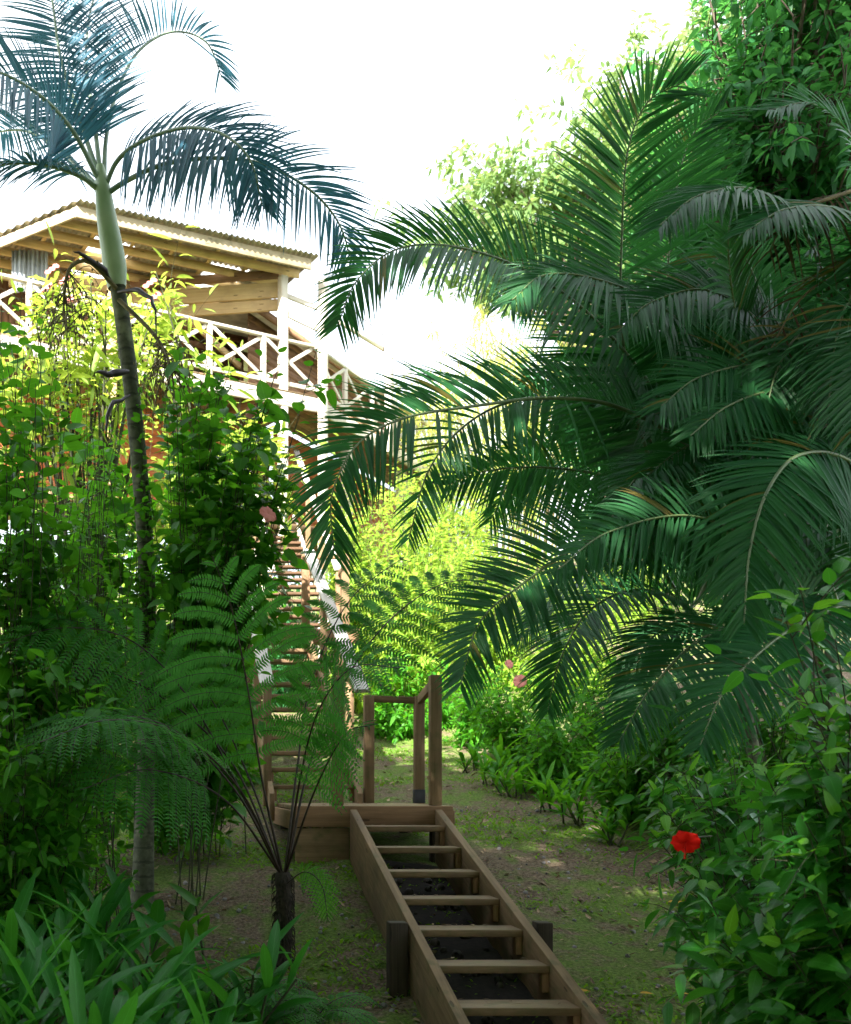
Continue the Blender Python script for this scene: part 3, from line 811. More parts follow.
def railing(pf, t0, t1, bays, s=0.07):
    """white railing with crossed braces between short posts"""
    rl = MB(); rl.board(pf(t0, s, DZ + 1.02), pf(t1, s, DZ + 1.02), 0.09, 0.05)
    ob = rl.build('railing', M['white'], hs, bevel=0.004)
    lo = MB(); lo.board(pf(t0, s, DZ + 0.16), pf(t1, s, DZ + 0.16), 0.05, 0.08); lo.build('bottom_rail', M['white'], ob, bevel=0.004)
    for k in range(bays + 1):
        t = t0 + (t1 - t0) * k / bays
        if 0 < k < bays:
            m = MB(); m.board(pf(t, s, DZ + 0.002), pf(t, s, DZ + 0.99), 0.085, 0.085, tuple(FN) + (0,)); m.build('baluster', M['white'], ob, bevel=0.004)
        if k < bays:
            u = t0 + (t1 - t0) * (k + 1) / bays; e = 0.05 * np.sign(t1 - t0)
            m = MB(); m.board(pf(t + e, s - 0.012, DZ + 0.22), pf(u - e, s - 0.012, DZ + 0.97), 0.022, 0.07)
            m.build('cross_brace', M['white'], ob, bevel=0.003)
            m = MB(); m.board(pf(t + e, s + 0.014, DZ + 0.97), pf(u - e, s + 0.014, DZ + 0.22), 0.022, 0.07)
            m.build('cross_brace', M['white'], ob, bevel=0.003)


railing(fp, 0.04, 7.3, 6)
railing(gp, 0.04, 7.9, 6)

# roof: a flat prow-shaped sheet, edges A-B (left) and B-C (front)
ZR = E + 10.34
B2 = V(-1.74, 19.5); C2 = V(2.70, 21.5); A2 = V(-3.9, 20.95)
RU = nz(C2 - B2); RV = V(-RU[1], RU[0]); RL = np.linalg.norm(C2 - B2)
ABd = A2 - B2; ABu, ABv = float(ABd @ RU), float(ABd @ RV)


def rp(u, v, z):
    q = B2 + RU * u + RV * v
    return V(q[0], q[1], z - 0.035 * v)


m = MB(); cp = MB(); us = np.arange(-3.4, RL + 0.08, 0.019)
cols, clear = [], []
for u in us:
    v0 = -0.14 if u > 0 else u / ABu * ABv - 0.14
    zc = ZR + 0.02 * math.sin(2 * math.pi * u / 0.115)
    cols.append([rp(u, v0 + (6.2 - v0) * k / 6, zc + (0.004 if k == 0 else 0)) for k in range(7)])
vs = np.array(cols).reshape(-1, 3)
fs, fc = [], []
for i in range(len(us) - 1):
    for k in range(6):
        q = (i * 7 + k, i * 7 + k + 1, (i + 1) * 7 + k + 1, (i + 1) * 7 + k)
        panel = int((us[i] + 10) / 0.82)
        (fc if panel % 3 == 1 and 1 <= k <= 4 else fs).append(q)
m.add(vs, fs); cp.add(vs, fc)
rf = m.build('roof', M['tin'], hs, smooth=True)
cp.build('clear_roof_sheet', M['clear_roof'], hs, smooth=True)
# fascia boards under the sheet
m = MB(); m.board(rp(-0.02, 0, ZR - 0.145), rp(RL - 0.05, 0, ZR - 0.145), 0.05, 0.20); m.build('roof_fascia', M['fascia'], hs, bevel=0.005)
m = MB(); m.board(rp(ABu, ABv, ZR - 0.135), rp(0.0, 0.03, ZR - 0.135), 0.05, 0.18); m.build('roof_fascia', M['fascia'], hs, bevel=0.005)
for k in range(1, 11):
    v = k * 0.46; u0 = v / ABv * ABu + 0.06
    m = MB(); m.board(rp(u0, v, ZR - 0.12), rp(RL - 0.05, v, ZR - 0.12), 0.055, 0.15); m.build('rafter', M['cream'], hs)
for k in range(9):
    u = -2.6 + k * 0.8
    v0 = 0.05 if u > 0 else u / ABu * ABv + 0.06
    m = MB(); m.board(rp(u, v0, ZR - 0.034), rp(u, 5.6, ZR - 0.034), 0.07, 0.022); m.build('batten', M['cream'], hs)
# main beams from the white post to the left
bz = (E + 10.07, E + 9.83, E + 9.60)
for k, (z, h, dy, mt) in enumerate(((10.09, 0.16, 0.25, 'plank'), (9.80, 0.30, 0.30, 'cream'), (9.53, 0.22, 0.36, 'cream'))):
    m = MB(); m.board((-0.9, 21.75 + dy, E + z - 0.05), (2.05, 21.5 + dy, E + z + 0.05), 0.07, h); m.build('beam', M[mt], hs, bevel=0.005)
m = MB(); m.board((-3.2, 21.15, E + 9.75), (-0.95, 21.55, E + 9.80), 0.07, 0.24); m.build('beam', M['cream'], hs, bevel=0.005)
# rooms at the back of the balcony
m = MB()
for k in range(60):
    t = 7.4 - k * 0.125
    m.board(fp(t, 2.9 + 0.006 * (k % 2), DZ + 0.0), fp(t, 2.9 + 0.006 * (k % 2), DZ + 2.3), 0.122, 0.025, (FN[0], FN[1], 0))
m.build('plank_wall', M['plank'], hs)
m = MB()
for k in range(12):
    z = DZ + 0.09 + k * 0.165; m.board(gp(-0.2, 1.5, z), gp(8.0, 1.5, z - 0.0), 0.03, 0.16)
m.build('plank_wall', M['plank'], hs)
for z, s in ((1.25, 2.5), (1.62, 2.4), (1.9, 2.3)):
    m = MB(); m.board(fp(4.2, s, DZ + z), fp(-0.4, s, DZ + z), 0.05, 0.13); m.build('purlin', M['plank'], hs)
m = MB(); m.board(fp(2.6, 1.2, DZ + 1.75), fp(0.9, 1.5, DZ + 0.95), 0.06, 0.12); m.build('brace', M['cream'], hs, bevel=0.004)
m = MB(); m.board(fp(0.72, 0.06, DZ + 1.9), gp(0.05, -0.11, DZ + 1.72), 0.05, 0.09); m.build('brace', M['white'], hs, bevel=0.004)
m = MB(); m.board(fp(0.72, 0.06, DZ + 1.55), gp(0.05, -0.11, DZ + 1.30), 0.05, 0.12); m.build('brace', M['white'], hs, bevel=0.004)
m = MB(); m.board(gp(0.08, -0.1, DZ + 2.2), gp(3.2, -0.085, DZ + 2.2), 0.012, 0.012); m.build('cable', M['wood'], hs)
m = MB(); m.board(gp(1.0, 0.02, DZ + 1.85), gp(3.2, 0.02, DZ + 2.0), 0.05, 0.09); m.build('beam', M['white'], hs)
# rear lean-to roof over the gallery rooms
m = MB(); c = [gp(-0.4, 1.2, DZ + 2.0), gp(8.2, 1.2, DZ + 1.95), gp(8.2, 4.6, DZ + 2.5), gp(-0.4, 4.6, DZ + 2.55)]
c2 = [q - V(0, 0, 0.06) for q in c]; m.hexa([c2[0], c2[3], c[3], c[0], c2[1], c2[2], c[2], c[1]], 8, 3.4, 0.06)
m.build('gallery_roof', M['tin'], hs)
m = MB(); m.board(gp(-0.4, 1.17, DZ + 1.93), gp(8.2, 1.17, DZ + 1.88), 0.04, 0.16); m.build('gallery_fascia', M['plank'], hs)

# curtain hung under the left end of the roof
cu = MB(); n = 30; zt, zb = at(30, 250, 20.8)[2], at(30, 292, 20.8)[2]
vs = []
for i in range(n + 1):
    x = at(12 + 36 * i / n, 0, 20.8)[0]; y = 20.8 + 0.04 * math.sin(i * 1.7) + 0.02 * math.sin(i * 0.6)
    vs += [(x, y, zt), (x, y + 0.01, (zt + zb) / 2), (x + 0.01, y, zb)]
cu.add(vs, [(i * 3 + k, i * 3 + k + 1, i * 3 + k + 4, i * 3 + k + 3) for i in range(n) for k in (0, 1)])
q = V(at(30, 0, 20.8)[0], 20.8, zb)
cob = cu.build('curtain', M['cloth'], None, smooth=True, org=q); tag(cob, 'pale blue cloth hanging at the left end of the balcony', 'curtain')
sol = cob.modifiers.new('thick', 'SOLIDIFY'); sol.thickness = 0.006

# ================================================================== left palm
def px_path(pts):
    return [at(a, b, d) for (a, b, d) in pts]


pb = at(142, 890, 8.5); pb[2] = g1(pb[0], pb[1])
pal = thing('palm_tree', 'slender palm with a ringed trunk and pale crownshaft left of the stairs', 'palm', pb)
tp = [pb - V(0, 0, 0.1)] + px_path([(146, 760, 8.5), (148, 640, 8.5), (145, 540, 8.45), (135, 420, 8.4), (124, 330, 8.35), (117, 285, 8.3)])
m = MB(); q = catmull(tp, 40); sN = np.linspace(0, 1, 40)
m.tube(q, 0.070 - 0.012 * sN + 0.03 * np.exp(-sN * 14), 14); m.build('trunk', M['palm_bark'], pal, smooth=True)
m = MB(); q = catmull(px_path([(117, 288, 8.3), (113, 255, 8.3), (107, 220, 8.3), (103, 190, 8.3), (100, 165, 8.3)]), 20)
m.tube(q, np.interp(np.linspace(0, 1, 20), [0, 0.15, 0.5, 0.8, 1], [0.070, 0.092, 0.078, 0.056, 0.028]), 14); m.build('crownshaft', M['crownshaft'], pal, smooth=True)
LF = [
    ([(105, 195, 8.3), (128, 180, 8.2), (165, 164, 8.0), (215, 158, 7.8), (265, 165, 7.7), (310, 190, 7.6), (338, 222, 7.6), (352, 262, 7.6)], 0.60, 0.12, 0.45, (0.1, -1, 0.45)),
    ([(104, 190, 8.3), (118, 160, 8.2), (145, 140, 8.0), (185, 128, 7.8), (222, 134, 7.6), (250, 160, 7.5), (262, 205, 7.5)], 0.58, 0.0, 0.60, (0, -1, 0.4)),
    ([(104, 185, 8.3), (106, 140, 8.4), (116, 95, 8.6), (138, 52, 8.8), (172, 32, 9.0), (206, 42, 9.2), (222, 78, 9.3)], 0.62, 0.25, 0.30, (0.2, -1, 0.2)),
    ([(101, 180, 8.3), (94, 120, 8.4), (86, 60, 8.6), (92, 5, 8.8), (112, -40, 9.0)], 0.60, 0.2, 0.25, (-0.2, -1, 0.1)),
    ([(100, 182, 8.3), (72, 130, 8.1), (35, 92, 7.8), (-15, 70, 7.5), (-70, 90, 7.3)], 0.62, 0.2, 0.35, (-0.1, -1, 0.3)),
    ([(100, 180, 8.3), (80, 120, 8.4), (60, 55, 8.5), (50, -10, 8.6), (30, -60, 8.7)], 0.60, 0.2, 0.25, (-0.2, -1, 0.1)),
    ([(99, 190, 8.3), (78, 175, 8.2), (40, 164, 8.0), (-5, 166, 7.9), (-50, 190, 7.8)], 0.50, 0.1, 0.6, (0, -0.3, 1)),
    ([(99, 188, 8.3), (60, 150, 8.7), (20, 130, 9.1), (-40, 140, 9.5)], 0.5, 0.1, 0.4, (0, 0.3, 1)),
]
for i, (pts, L, lift, dr, roll) in enumerate(LF):
    frond(pal, px_path(pts), L * 1.08, 0.030, 60, 0.16, lift, dr, roll, 'palm_tall', 'rachis_blue', 0.020, seed=i, dens=1.25, thin=(0, 0.93) if i == 2 else (0, 0))
# dry fruit stalks and black spathes below the crownshaft
rg = np.random.default_rng(18)
for k, (pts, r) in enumerate((([(117, 290, 8.28), (100, 268, 8.1), (84, 256, 8.0), (72, 251, 7.95)], 0.028), ([(118, 292, 8.25), (138, 290, 8.1), (154, 305, 8.0), (158, 340, 8.0)], 0.024), ([(128, 372, 8.3), (112, 373, 8.2), (95, 372, 8.1)], 0.038), ([(130, 395, 8.3), (113, 405, 8.15), (106, 425, 8.1), (108, 448, 8.1)], 0.022))):
    m = MB(); q = catmull(px_path(pts), 12); m.tube(q + rg.normal(0, 0.006, q.shape), r * 0.8 * np.interp(np.linspace(0, 1, 12), [0, 0.35, 0.8, 1], [0.55, 1, 0.5, 0.06]), 8); m.build('spathe', M['spathe'], pal, smooth=True)
rg = np.random.default_rng(8)
for pts in ([(116, 288, 8.25), (90, 262, 8.05), (70, 268, 8.0), (64, 300, 8.0), (66, 330, 8.0)], [(119, 300, 8.25), (150, 330, 8.1), (165, 352, 8.05), (172, 372, 8.0)]):
    m = MB(); q = catmull(px_path(pts), 14); m.tube(q, np.linspace(0.018, 0.009, 14), 7)
    for k in range(46):
        a = q[rg.integers(7, 14)]; d = nz(rg.normal(0, 1, 3) + V(0, 0, -0.8)); L = rg.uniform(0.15, 0.55)
        p = [a, a + d * L * 0.5, a + d * L * 0.8 - UP * L * 0.35]; m.tube(catmull(p, 6), np.linspace(0.005, 0.002, 6), 4)
        for j in range(3):
            o = a + d * L * (0.4 + 0.2 * j) - UP * L * 0.1 * j + rg.normal(0, 0.015, 3); m.tube([o, o - UP * 0.012, o - UP * 0.024], [0.003, 0.009, 0.003], 5)
    m.build('fruit_stalk', M['stalk'], pal, smooth=True)

# ================================================================== right palm clump
cb = V(5.0, 8.6, 0); cb[2] = g1(5.0, 8.6)
arec = thing('palm_clump', 'broad clump of dark arching feather palm fronds right of the path', 'palm', cb)
rg = np.random.default_rng(21)
canes = [(4.3, 8.5, 2.9), (4.9, 8.2, 3.3), (5.3, 8.9, 3.0), (4.7, 9.1, 2.6), (5.7, 8.4, 3.5), (5.1, 8.7, 2.2), (6.2, 8.9, 3.2)]
for (x, y, h) in canes:
    m = MB(); b0 = cb + V((x - 5) * 0.45, (y - 8.6) * 0.45, -0.05); tpt = V(x, y, cb[2] + h * 0.62)
    q = catmull([b0, b0 * 0.5 + tpt * 0.5 + V(0, 0, 0.1), tpt], 16); m.tube(q, np.linspace(0.055, 0.04, 16), 9)
    m.build('cane', M['palm_bark'], arec, smooth=True)
RF = [
    ([(690, 560, 8.3), (640, 430, 8.1), (622, 330, 7.9), (622, 230, 7.7), (628, 150, 7.5), (648, 102, 7.4), (684, 82, 7.3)], 0.92, 0.30, 0.22, (0.1, -1, 0.1), 66, 0.15),
    ([(720, 560, 8.6), (680, 430, 8.5), (668, 320, 8.4), (672, 220, 8.3), (690, 140, 8.2), (722, 110, 8.1)], 0.85, 0.2, 0.25, (-0.2, -1, 0.2), 66, 0),
    ([(720, 520, 8.3), (660, 400, 8.1), (590, 315, 7.8), (520, 268, 7.6), (450, 246, 7.4), (395, 250, 7.3), (356, 282, 7.2), (338, 325, 7.2)], 0.70, 0.30, 0.40, (0, -1, 0.45), 66, 0),
    ([(740, 470, 8.0), (715, 370, 7.6), (665, 310, 7.2), (600, 280, 6.9), (545, 275, 6.8), (512, 300, 6.7)], 0.62, -0.05, 0.55, (-0.1, -0.9, 0.7), 56, 0),
    ([(735, 530, 8.0), (690, 450, 7.7), (620, 408, 7.4), (550, 398, 7.1), (475, 406, 6.9), (405, 418, 6.7), (358, 444, 6.6), (332, 495, 6.5), (334, 552, 6.5)], 0.68, 0.15, 0.42, (0, -1, 0.5), 74, 0),
    ([(700, 520, 8.4), (640, 430, 8.3), (570, 400, 8.2), (510, 402, 8.1), (462, 428, 8.0), (428, 472, 7.9), (409, 538, 7.9)], 0.52, 0.10, 0.30, (-0.2, -1, 0.3), 50, 0),
    ([(760, 600, 8.0), (705, 545, 7.7), (640, 528, 7.3), (580, 545, 7.0), (525, 582, 6.8), (480, 622, 6.6), (460, 685, 6.5)], 0.60, 0.40, 0.25, (0, -1, 0.4), 74, 0),
    ([(905, 520, 6.6), (850, 462, 6.3), (800, 455, 6.1), (768, 490, 5.9), (750, 550, 5.8), (744, 622, 5.7)], 0.50, -0.1, 0.45, (-0.3, -1, 0.6), 52, 0),
    ([(850, 480, 7.2), (825, 415, 6.9), (780, 392, 6.6), (730, 405, 6.4), (690, 436, 6.3)], 0.42, -0.1, 0.6, (0, -0.9, 0.8), 44, 0),
    ([(770, 480, 7.8), (748, 380, 7.2), (733, 300, 6.8), (728, 240, 6.6), (735, 200, 6.5)], 0.55, 0.2, 0.35, (0.1, -1, 0.4), 52, 0),
    ([(850, 420, 7.4), (830, 300, 7.0), (800, 225, 6.8), (755, 190, 6.6), (700, 195, 6.5), (660, 225, 6.4)], 0.55, 0.0, 0.45, (0, -0.7, 0.9), 56, 0),
    ([(900, 380, 7.2), (880, 280, 6.8), (845, 215, 6.5), (790, 208, 6.3), (745, 232, 6.2)], 0.50, 0.0, 0.4, (0, -0.7, 0.9), 50, 0),
    ([(880, 400, 8.4), (890, 250, 8.3), (860, 150, 8.2), (815, 105, 8.1), (770, 110, 8.0)], 0.62, 0.2, 0.3, (0.1, -0.8, 0.8), 56, 0),
    ([(790, 600, 8.2), (770, 510, 7.9), (740, 465, 7.6), (690, 455, 7.3), (640, 475, 7.1), (610, 520, 7.0)], 0.55, 0.15, 0.4, (-0.2, -0.6, 1), 56, 0),
    ([(790, 610, 7.9), (770, 520, 7.6), (730, 445, 7.2), (690, 410, 7.0), (650, 415, 6.9)], 0.60, 0.1, 0.4, (-0.1, -0.8, 0.8), 56, 0),
    ([(800, 640, 7.4), (760, 620, 7.1), (700, 640, 6.8), (650, 690, 6.6), (620, 740, 6.5)], 0.50, 0.1, 0.4, (-0.2, -0.7, 0.9), 50, 0),
    ([(870, 600, 6.8), (830, 610, 6.5), (775, 640, 6.2), (725, 690, 6.0), (700, 745, 5.9)], 0.48, 0.1, 0.45, (-0.2, -0.9, 0.8), 50, 0),
    ([(740, 600, 9.0), (690, 560, 9.2), (620, 560, 9.5), (560, 590, 9.7), (520, 640, 9.8)], 0.6, 0.2, 0.4, (-0.1, -0.5, 1), 54, 0),
    ([(800, 560, 9.0), (790, 430, 9.2), (760, 330, 9.4), (700, 270, 9.5), (640, 270, 9.6)], 0.65, 0.2, 0.35, (0, -0.6, 1), 56, 0),
    ([(850, 560, 9.2), (860, 420, 9.4), (840, 310, 9.6), (790, 250, 9.7), (720, 240, 9.8)], 0.65, 0.2, 0.35, (0, -0.6, 1), 56, 0),
    ([(760, 640, 8.0), (740, 560, 7.9), (745, 470, 7.8), (790, 400, 7.8), (850, 380, 7.8)], 0.60, 0.2, 0.35, (0.2, -0.7, 0.9), 56, 0),
    ([(820, 660, 7.7), (830, 560, 7.4), (870, 480, 7.1), (920, 450, 6.9)], 0.60, 0.2, 0.35, (0.2, -0.7, 0.9), 50, 0),
    ([(720, 660, 8.3), (690, 610, 8.2), (640, 590, 8.1), (590, 610, 8.0), (560, 660, 7.9), (548, 710, 7.9)], 0.5, 0.2, 0.4, (-0.2, -0.6, 1), 50, 0),
    ([(760, 690, 8.2), (735, 640, 8.0), (690, 620, 7.8), (650, 640, 7.7), (625, 690, 7.6)], 0.5, 0.1, 0.4, (-0.2, -0.6, 1), 48, 0),
]
for i, (pts, L, lift, dr, roll, n, sk) in enumerate(RF):
    frond(arec, px_path(pts), L, 0.031, n, 0.2, lift, dr, roll, 'palm', 'rachis', 0.017, seed=100 + i, skew=sk, dens={0: 3.0, 1: 2.4, 2: 2.6, 4: 2.4}.get(i, 2.1), thin={0: (0, 0.35), 4: (0.92, 0), 5: (0, 0.6)}.get(i, (0, 0)), bare=0.66 if i == 4 else 1.1)
r9 = np.random.default_rng(77)
for i in range(34):
    px0, py0 = r9.uniform(680, 860), r9.uniform(430, 640)
    d0 = r9.uniform(8.0, 9.6); a = math.radians(r9.uniform(15, 165)); ln = r9.uniform(190, 300)
    dx, dy = math.cos(a) * ln, -math.sin(a) * ln * 0.75
    if px0 + dx > 850: dx *= 0.5
    dz = r9.uniform(-0.5, 0.9)
    pts = [(px0, py0, d0), (px0 + dx * 0.35, py0 + dy * 0.55, d0 + dz * 0.3), (px0 + dx * 0.7, py0 + dy * 0.85, d0 + dz * 0.6), (px0 + dx, py0 + dy * 0.8, d0 + dz), (px0 + dx * 1.18, py0 + dy * 0.5, d0 + dz * 1.1)]
    frond(arec, px_path(pts), r9.uniform(0.5, 0.68), 0.032, 46, 0.2, 0.2, r9.uniform(0.25, 0.6), (r9.normal(0, 0.3), -1, r9.uniform(0, 0.7)), 'palm', 'rachis', 0.016, seed=300 + i)
for i in range(16):
    px0, py0 = r9.uniform(760, 930), r9.uniform(300, 620)
    d0 = r9.uniform(6.4, 7.6); a = math.radians(r9.uniform(95, 170)); ln = r9.uniform(130, 210)
    dx, dy = math.cos(a) * ln, -math.sin(a) * ln * 0.8
    pts = [(px0 + 30, py0 + 90, d0 + 0.3), (px0, py0, d0), (px0 + dx * 0.5, py0 + dy * 0.9, d0 - 0.2), (px0 + dx, py0 + dy * 0.7, d0 - 0.3), (px0 + dx * 1.3, py0 + dy * 0.1, d0 - 0.4)]
    frond(arec, px_path(pts), r9.uniform(0.42, 0.58), 0.028, 44, 0.2, 0.1, r9.uniform(0.3, 0.7), (r9.normal(0, 0.3), -1, r9.uniform(0.2, 0.9)), 'palm', 'rachis', 0.013, seed=340 + i)
for i, pts in enumerate(([(880, 180, 6.9), (840, 195, 6.7), (790, 215, 6.6), (770, 250, 6.6)], [(900, 230, 6.9), (850, 262, 6.7), (800, 300, 6.6), (770, 350, 6.6)], [(890, 290, 7), (840, 330, 6.8), (805, 390, 6.7)])):
    frond(arec, px_path(pts), 0.45, 0.018, 26, 0.3, -0.3, 0.9, (0, -1, 1), 'palm_dry', 'stalk', 0.016, seed=200 + i, gap=0.35, label='brown dry hanging frond', dens=1.0)

# ================================================================== tree ferns
fb = at(284, 955, 7.5); fb[2] = g1(fb[0], fb[1]) - 0.02
fer = thing('tree_fern', 'tree fern with a short shaggy black trunk left of the lowest stairs', 'fern', fb)
m = MB(); q = catmull([fb, at(284, 915, 7.5), at(283, 872, 7.5)], 14); m.tube(q, 0.056 + 0.008 * np.sin(np.arange(14) * 2.3), 12)
for k in range(240):
    s = rg.random(); a = rg.random() * 6.28; p = q[0] * (1 - s) + q[-1] * s + V(math.cos(a), math.sin(a), 0) * 0.055
    m.tube([p, p + V(math.cos(a) * 0.02, math.sin(a) * 0.02, -0.02), p + V(math.cos(a) * 0.025, math.sin(a) * 0.025, -0.06)], [0.005, 0.004, 0.001], 3)
m.build('trunk', M['fern_bark'], fer, smooth=True)
FF = [
    ([(282, 872, 7.5), (262, 780, 7.35), (248, 690, 7.2), (232, 610, 7.05), (212, 556, 6.95)], 0.66, (0.3, -0.9, 0.4)),
    ([(280, 872, 7.5), (235, 790, 7.2), (170, 728, 6.9), (95, 718, 6.6), (15, 752, 6.4)], 0.46, (0, -0.5, 1)),
    ([(280, 874, 7.5), (245, 800, 7.4), (190, 700, 7.3), (130, 640, 7.2), (60, 628, 7.1), (0, 645, 7.0)], 0.46, (0, -0.9, 0.75)),
    ([(286, 872, 7.5), (300, 780, 7.2), (318, 712, 6.9), (352, 668, 6.6), (400, 668, 6.4)], 0.40, (0, -0.9, 0.75)),
    ([(287, 872, 7.5), (308, 770, 7.6), (340, 690, 7.8), (385, 625, 8.0), (440, 585, 8.2), (490, 580, 8.4)], 0.40, (0, -0.9, 0.75)),
    ([(285, 872, 7.5), (297, 770, 7.7), (312, 680, 8.0), (350, 600, 8.3), (405, 556, 8.6)], 0.36, (0, -0.9, 0.75)),
    ([(282, 872, 7.5), (250, 780, 7.7), (205, 690, 7.9), (150, 640, 8.1)], 0.40, (0, -0.9, 0.75)),
    ([(281, 874, 7.5), (225, 800, 7.1), (150, 770, 6.7), (80, 790, 6.4)], 0.45, (0, -0.9, 0.75)),
    ([(281, 874, 7.5), (240, 790, 7.0), (180, 735, 6.5), (110, 720, 6.1), (40, 742, 5.8)], 0.42, (0, -0.45, 1)),
    ([(281, 874, 7.5), (230, 760, 7.6), (150, 690, 7.7), (70, 668, 7.8), (-10, 700, 7.8)], 0.50, (0, -0.9, 0.75)),
    ([(286, 872, 7.5), (315, 790, 7.1), (345, 735, 6.8), (372, 725, 6.6)], 0.26, (0, -0.9, 0.75)),
]
for i, (pts, L, roll) in enumerate(FF):
    fern_frond(fer, px_path(pts), L, 11 if i == 0 else 13, 0.36 if i == 0 else 0.48, 'fern', 400 + i, roll)
fern_frond(fer, px_path([(286, 884, 7.45), (305, 872, 7.3), (322, 886, 7.2), (328, 922, 7.15)]), 0.13, 15, 0.25, 'fern_new', 430, (0.1, -1, 0.5), r0=0.005)
# ferns in the front left corner of the path
for i, (px, py, d, lab) in enumerate(((250, 1010, 6.3, 'small soft green fern beneath the tree fern trunk'), (300, 1015, 6.2, 'low pale fern growing beside the dark stair post'), (200, 1000, 6.4, 'small dark fern among the ginger leaves'))):
    b = at(px, py, d); b[2] = g1(b[0], b[1]); f = thing('fern', lab, 'fern', b); r2 = np.random.default_rng(60 + i)
    for k in range(8):
        a = k * 0.8 + r2.random(); L = r2.uniform(0.35, 0.6); h = V(math.cos(a), math.sin(a), 0)
        fern_frond(f, [b, b + h * L * 0.3 + UP * L * 0.45, b + h * L * 0.7 + UP * L * 0.55, b + h * L + UP * L * 0.4], 0.13, 15, 0.2, 'fern', 500 + i * 9 + k, (0, -0.2, 1), r0=0.004)

# ================================================================== lower left blades
GL = [(-20, 1010, 4.9, 22, 0.55), (25, 985, 5.3, 22, 0.5), (70, 1040, 4.7, 20, 0.5), (105, 990, 5.3, 20, 0.46), (150, 1045, 4.8, 20, 0.46), (60, 930, 5.9, 20, 0.55), (10, 930, 6.0, 20, 0.55),
      (175, 985, 5.7, 18, 0.42), (205, 1030, 5.2, 18, 0.40), (120, 935, 6.2, 18, 0.46), (235, 985, 6.0, 16, 0.38), (-40, 960, 5.4, 20, 0.55), (60, 915, 6.9, 20, 0.5), (115, 925, 6.8, 18, 0.46), (0, 910, 7.2, 20, 0.5)]
GW = ['at the left edge of the frame behind the front row', 'with tall light blades', 'at the bottom edge in the left corner', 'below the palm trunk', 'at the bottom edge under the palm trunk', 'with long upright blades left of the palm trunk', 'at the far left below the dark shrub', 'between the palm trunk and the tree fern, nearer row', 'at the bottom edge nearest the ferns', 'at the very foot of the palm trunk', 'touching the tree fern trunk', 'cut off by the left edge', 'in the back row left of the palm trunk', 'right against the left side of the palm trunk', 'in the back row at the left edge']
for i, ((px, py, d, n, L), w) in enumerate(zip(GL, GW)):
    b = at(px, py, d)
    blade_plant('ginger_plant', 'ginger plant ' + w, 'plant', b[0], b[1], int(n * 1.5), L * 1.25, 0.10, 'broad', i, 'ginger plants in the left corner', lean=(0.25, -0.05), droop=0.32)
b = at(195, 905, 7.6)
blade_plant('ginger_plant', 'small plant with wide upright leaves between palm trunk and tree fern', 'plant', b[0], b[1], 10, 0.34, 0.12, 'round', 77, None, P_ovate, droop=0.3, stem=0.18)

# ================================================================== left shrubs
HG = 'hibiscus shrubs on the left'
shrub('hibiscus_shrub', 'tall leafy hibiscus at the left edge reaching up to the roof', 'shrub', (-1.15, 7.6), [pv(20, 440, 65, 170, 7.3, 0.6), pv(60, 600, 70, 130, 7.5, 0.6), pv(8, 320, 22, 45, 7.3, 0.3)], 60, 22, 0.135, 0.105, P_heart, 'hib', group=HG, seed=1)
shrub('hibiscus_shrub', 'bushy hibiscus just left of the palm trunk at mid height', 'shrub', (-0.85, 9.3), [pv(90, 500, 55, 120, 9.3, 0.7), pv(80, 640, 60, 110, 9.2, 0.7)], 60, 24, 0.135, 0.105, P_heart, 'hib', group=HG, seed=2)
shrub('hibiscus_shrub', 'dense hibiscus between the palm trunk and the upper stairs', 'shrub', (0.25, 9.6), [pv(205, 470, 45, 110, 9.5, 0.6), pv(200, 600, 50, 90, 9.5, 0.6)], 60, 24, 0.135, 0.105, P_heart, 'hib', group=HG, seed=3, extra=1)
shrub('hibiscus_shrub', 'dark low hibiscus in the shade under the fern fronds at left', 'shrub', (-1.0, 7.0), [pv(40, 760, 95, 95, 6.9, 0.6), pv(10, 850, 70, 60, 6.8, 0.5)], 60, 24, 0.13, 0.09, P_ovate, 'hib', group=HG, seed=4)
shrub('hibiscus_shrub', 'shaded hibiscus behind the palm trunk and the fern', 'shrub', (-0.1, 10.2), [pv(130, 720, 80, 90, 10.0, 0.6), pv(180, 640, 60, 70, 10.2, 0.6)], 50, 24, 0.13, 0.09, P_ovate, 'hib', group=HG, seed=5)
h6 = shrub('hibiscus_shrub', 'round leaved hibiscus whose twigs reach across the balcony railing', 'shrub', (0.1, 8.6), [pv(235, 410, 40, 60, 7.9, 0.3), pv(270, 470, 32, 60, 7.8, 0.3), pv(190, 385, 50, 45, 8.0, 0.3), pv(268, 380, 25, 35, 7.8, 0.25)], 42, 20, 0.125, 0.105, P_heart, 'round', group=HG, seed=6, s0=0.5,
           tips=[at(318, 345, 7.8), at(300, 415, 7.8), at(285, 350, 7.8), at(265, 345, 7.8), at(298, 500, 7.8), at(210, 345, 7.9)])
flower(h6, at(268, 514, 7.4), (0.5, -0.8, 0.5), 0.12, 'pink', 3)
flower(h6, at(251, 412, 7.7), (-0.6, -0.6, 0.2), 0.10, 'pink', 5)
shrub('hibiscus_shrub', 'sunlit hibiscus far behind the left shrubs below the house', 'shrub', (-1.2, 12.5), [pv(40, 520, 110, 130, 12.3, 0.9), pv(150, 560, 90, 110, 12.5, 0.9)], 70, 24, 0.11, 0.08, P_heart, 'mid', group=HG, seed=7)
shrub('hibiscus_shrub', 'spreading hibiscus outside the left edge beside the path', 'shrub', (-2.2, 6.6), [pv(-110, 600, 80, 250, 6.6, 0.7)], 50, 24, 0.135, 0.105, P_heart, 'hib', group=HG, seed=8)

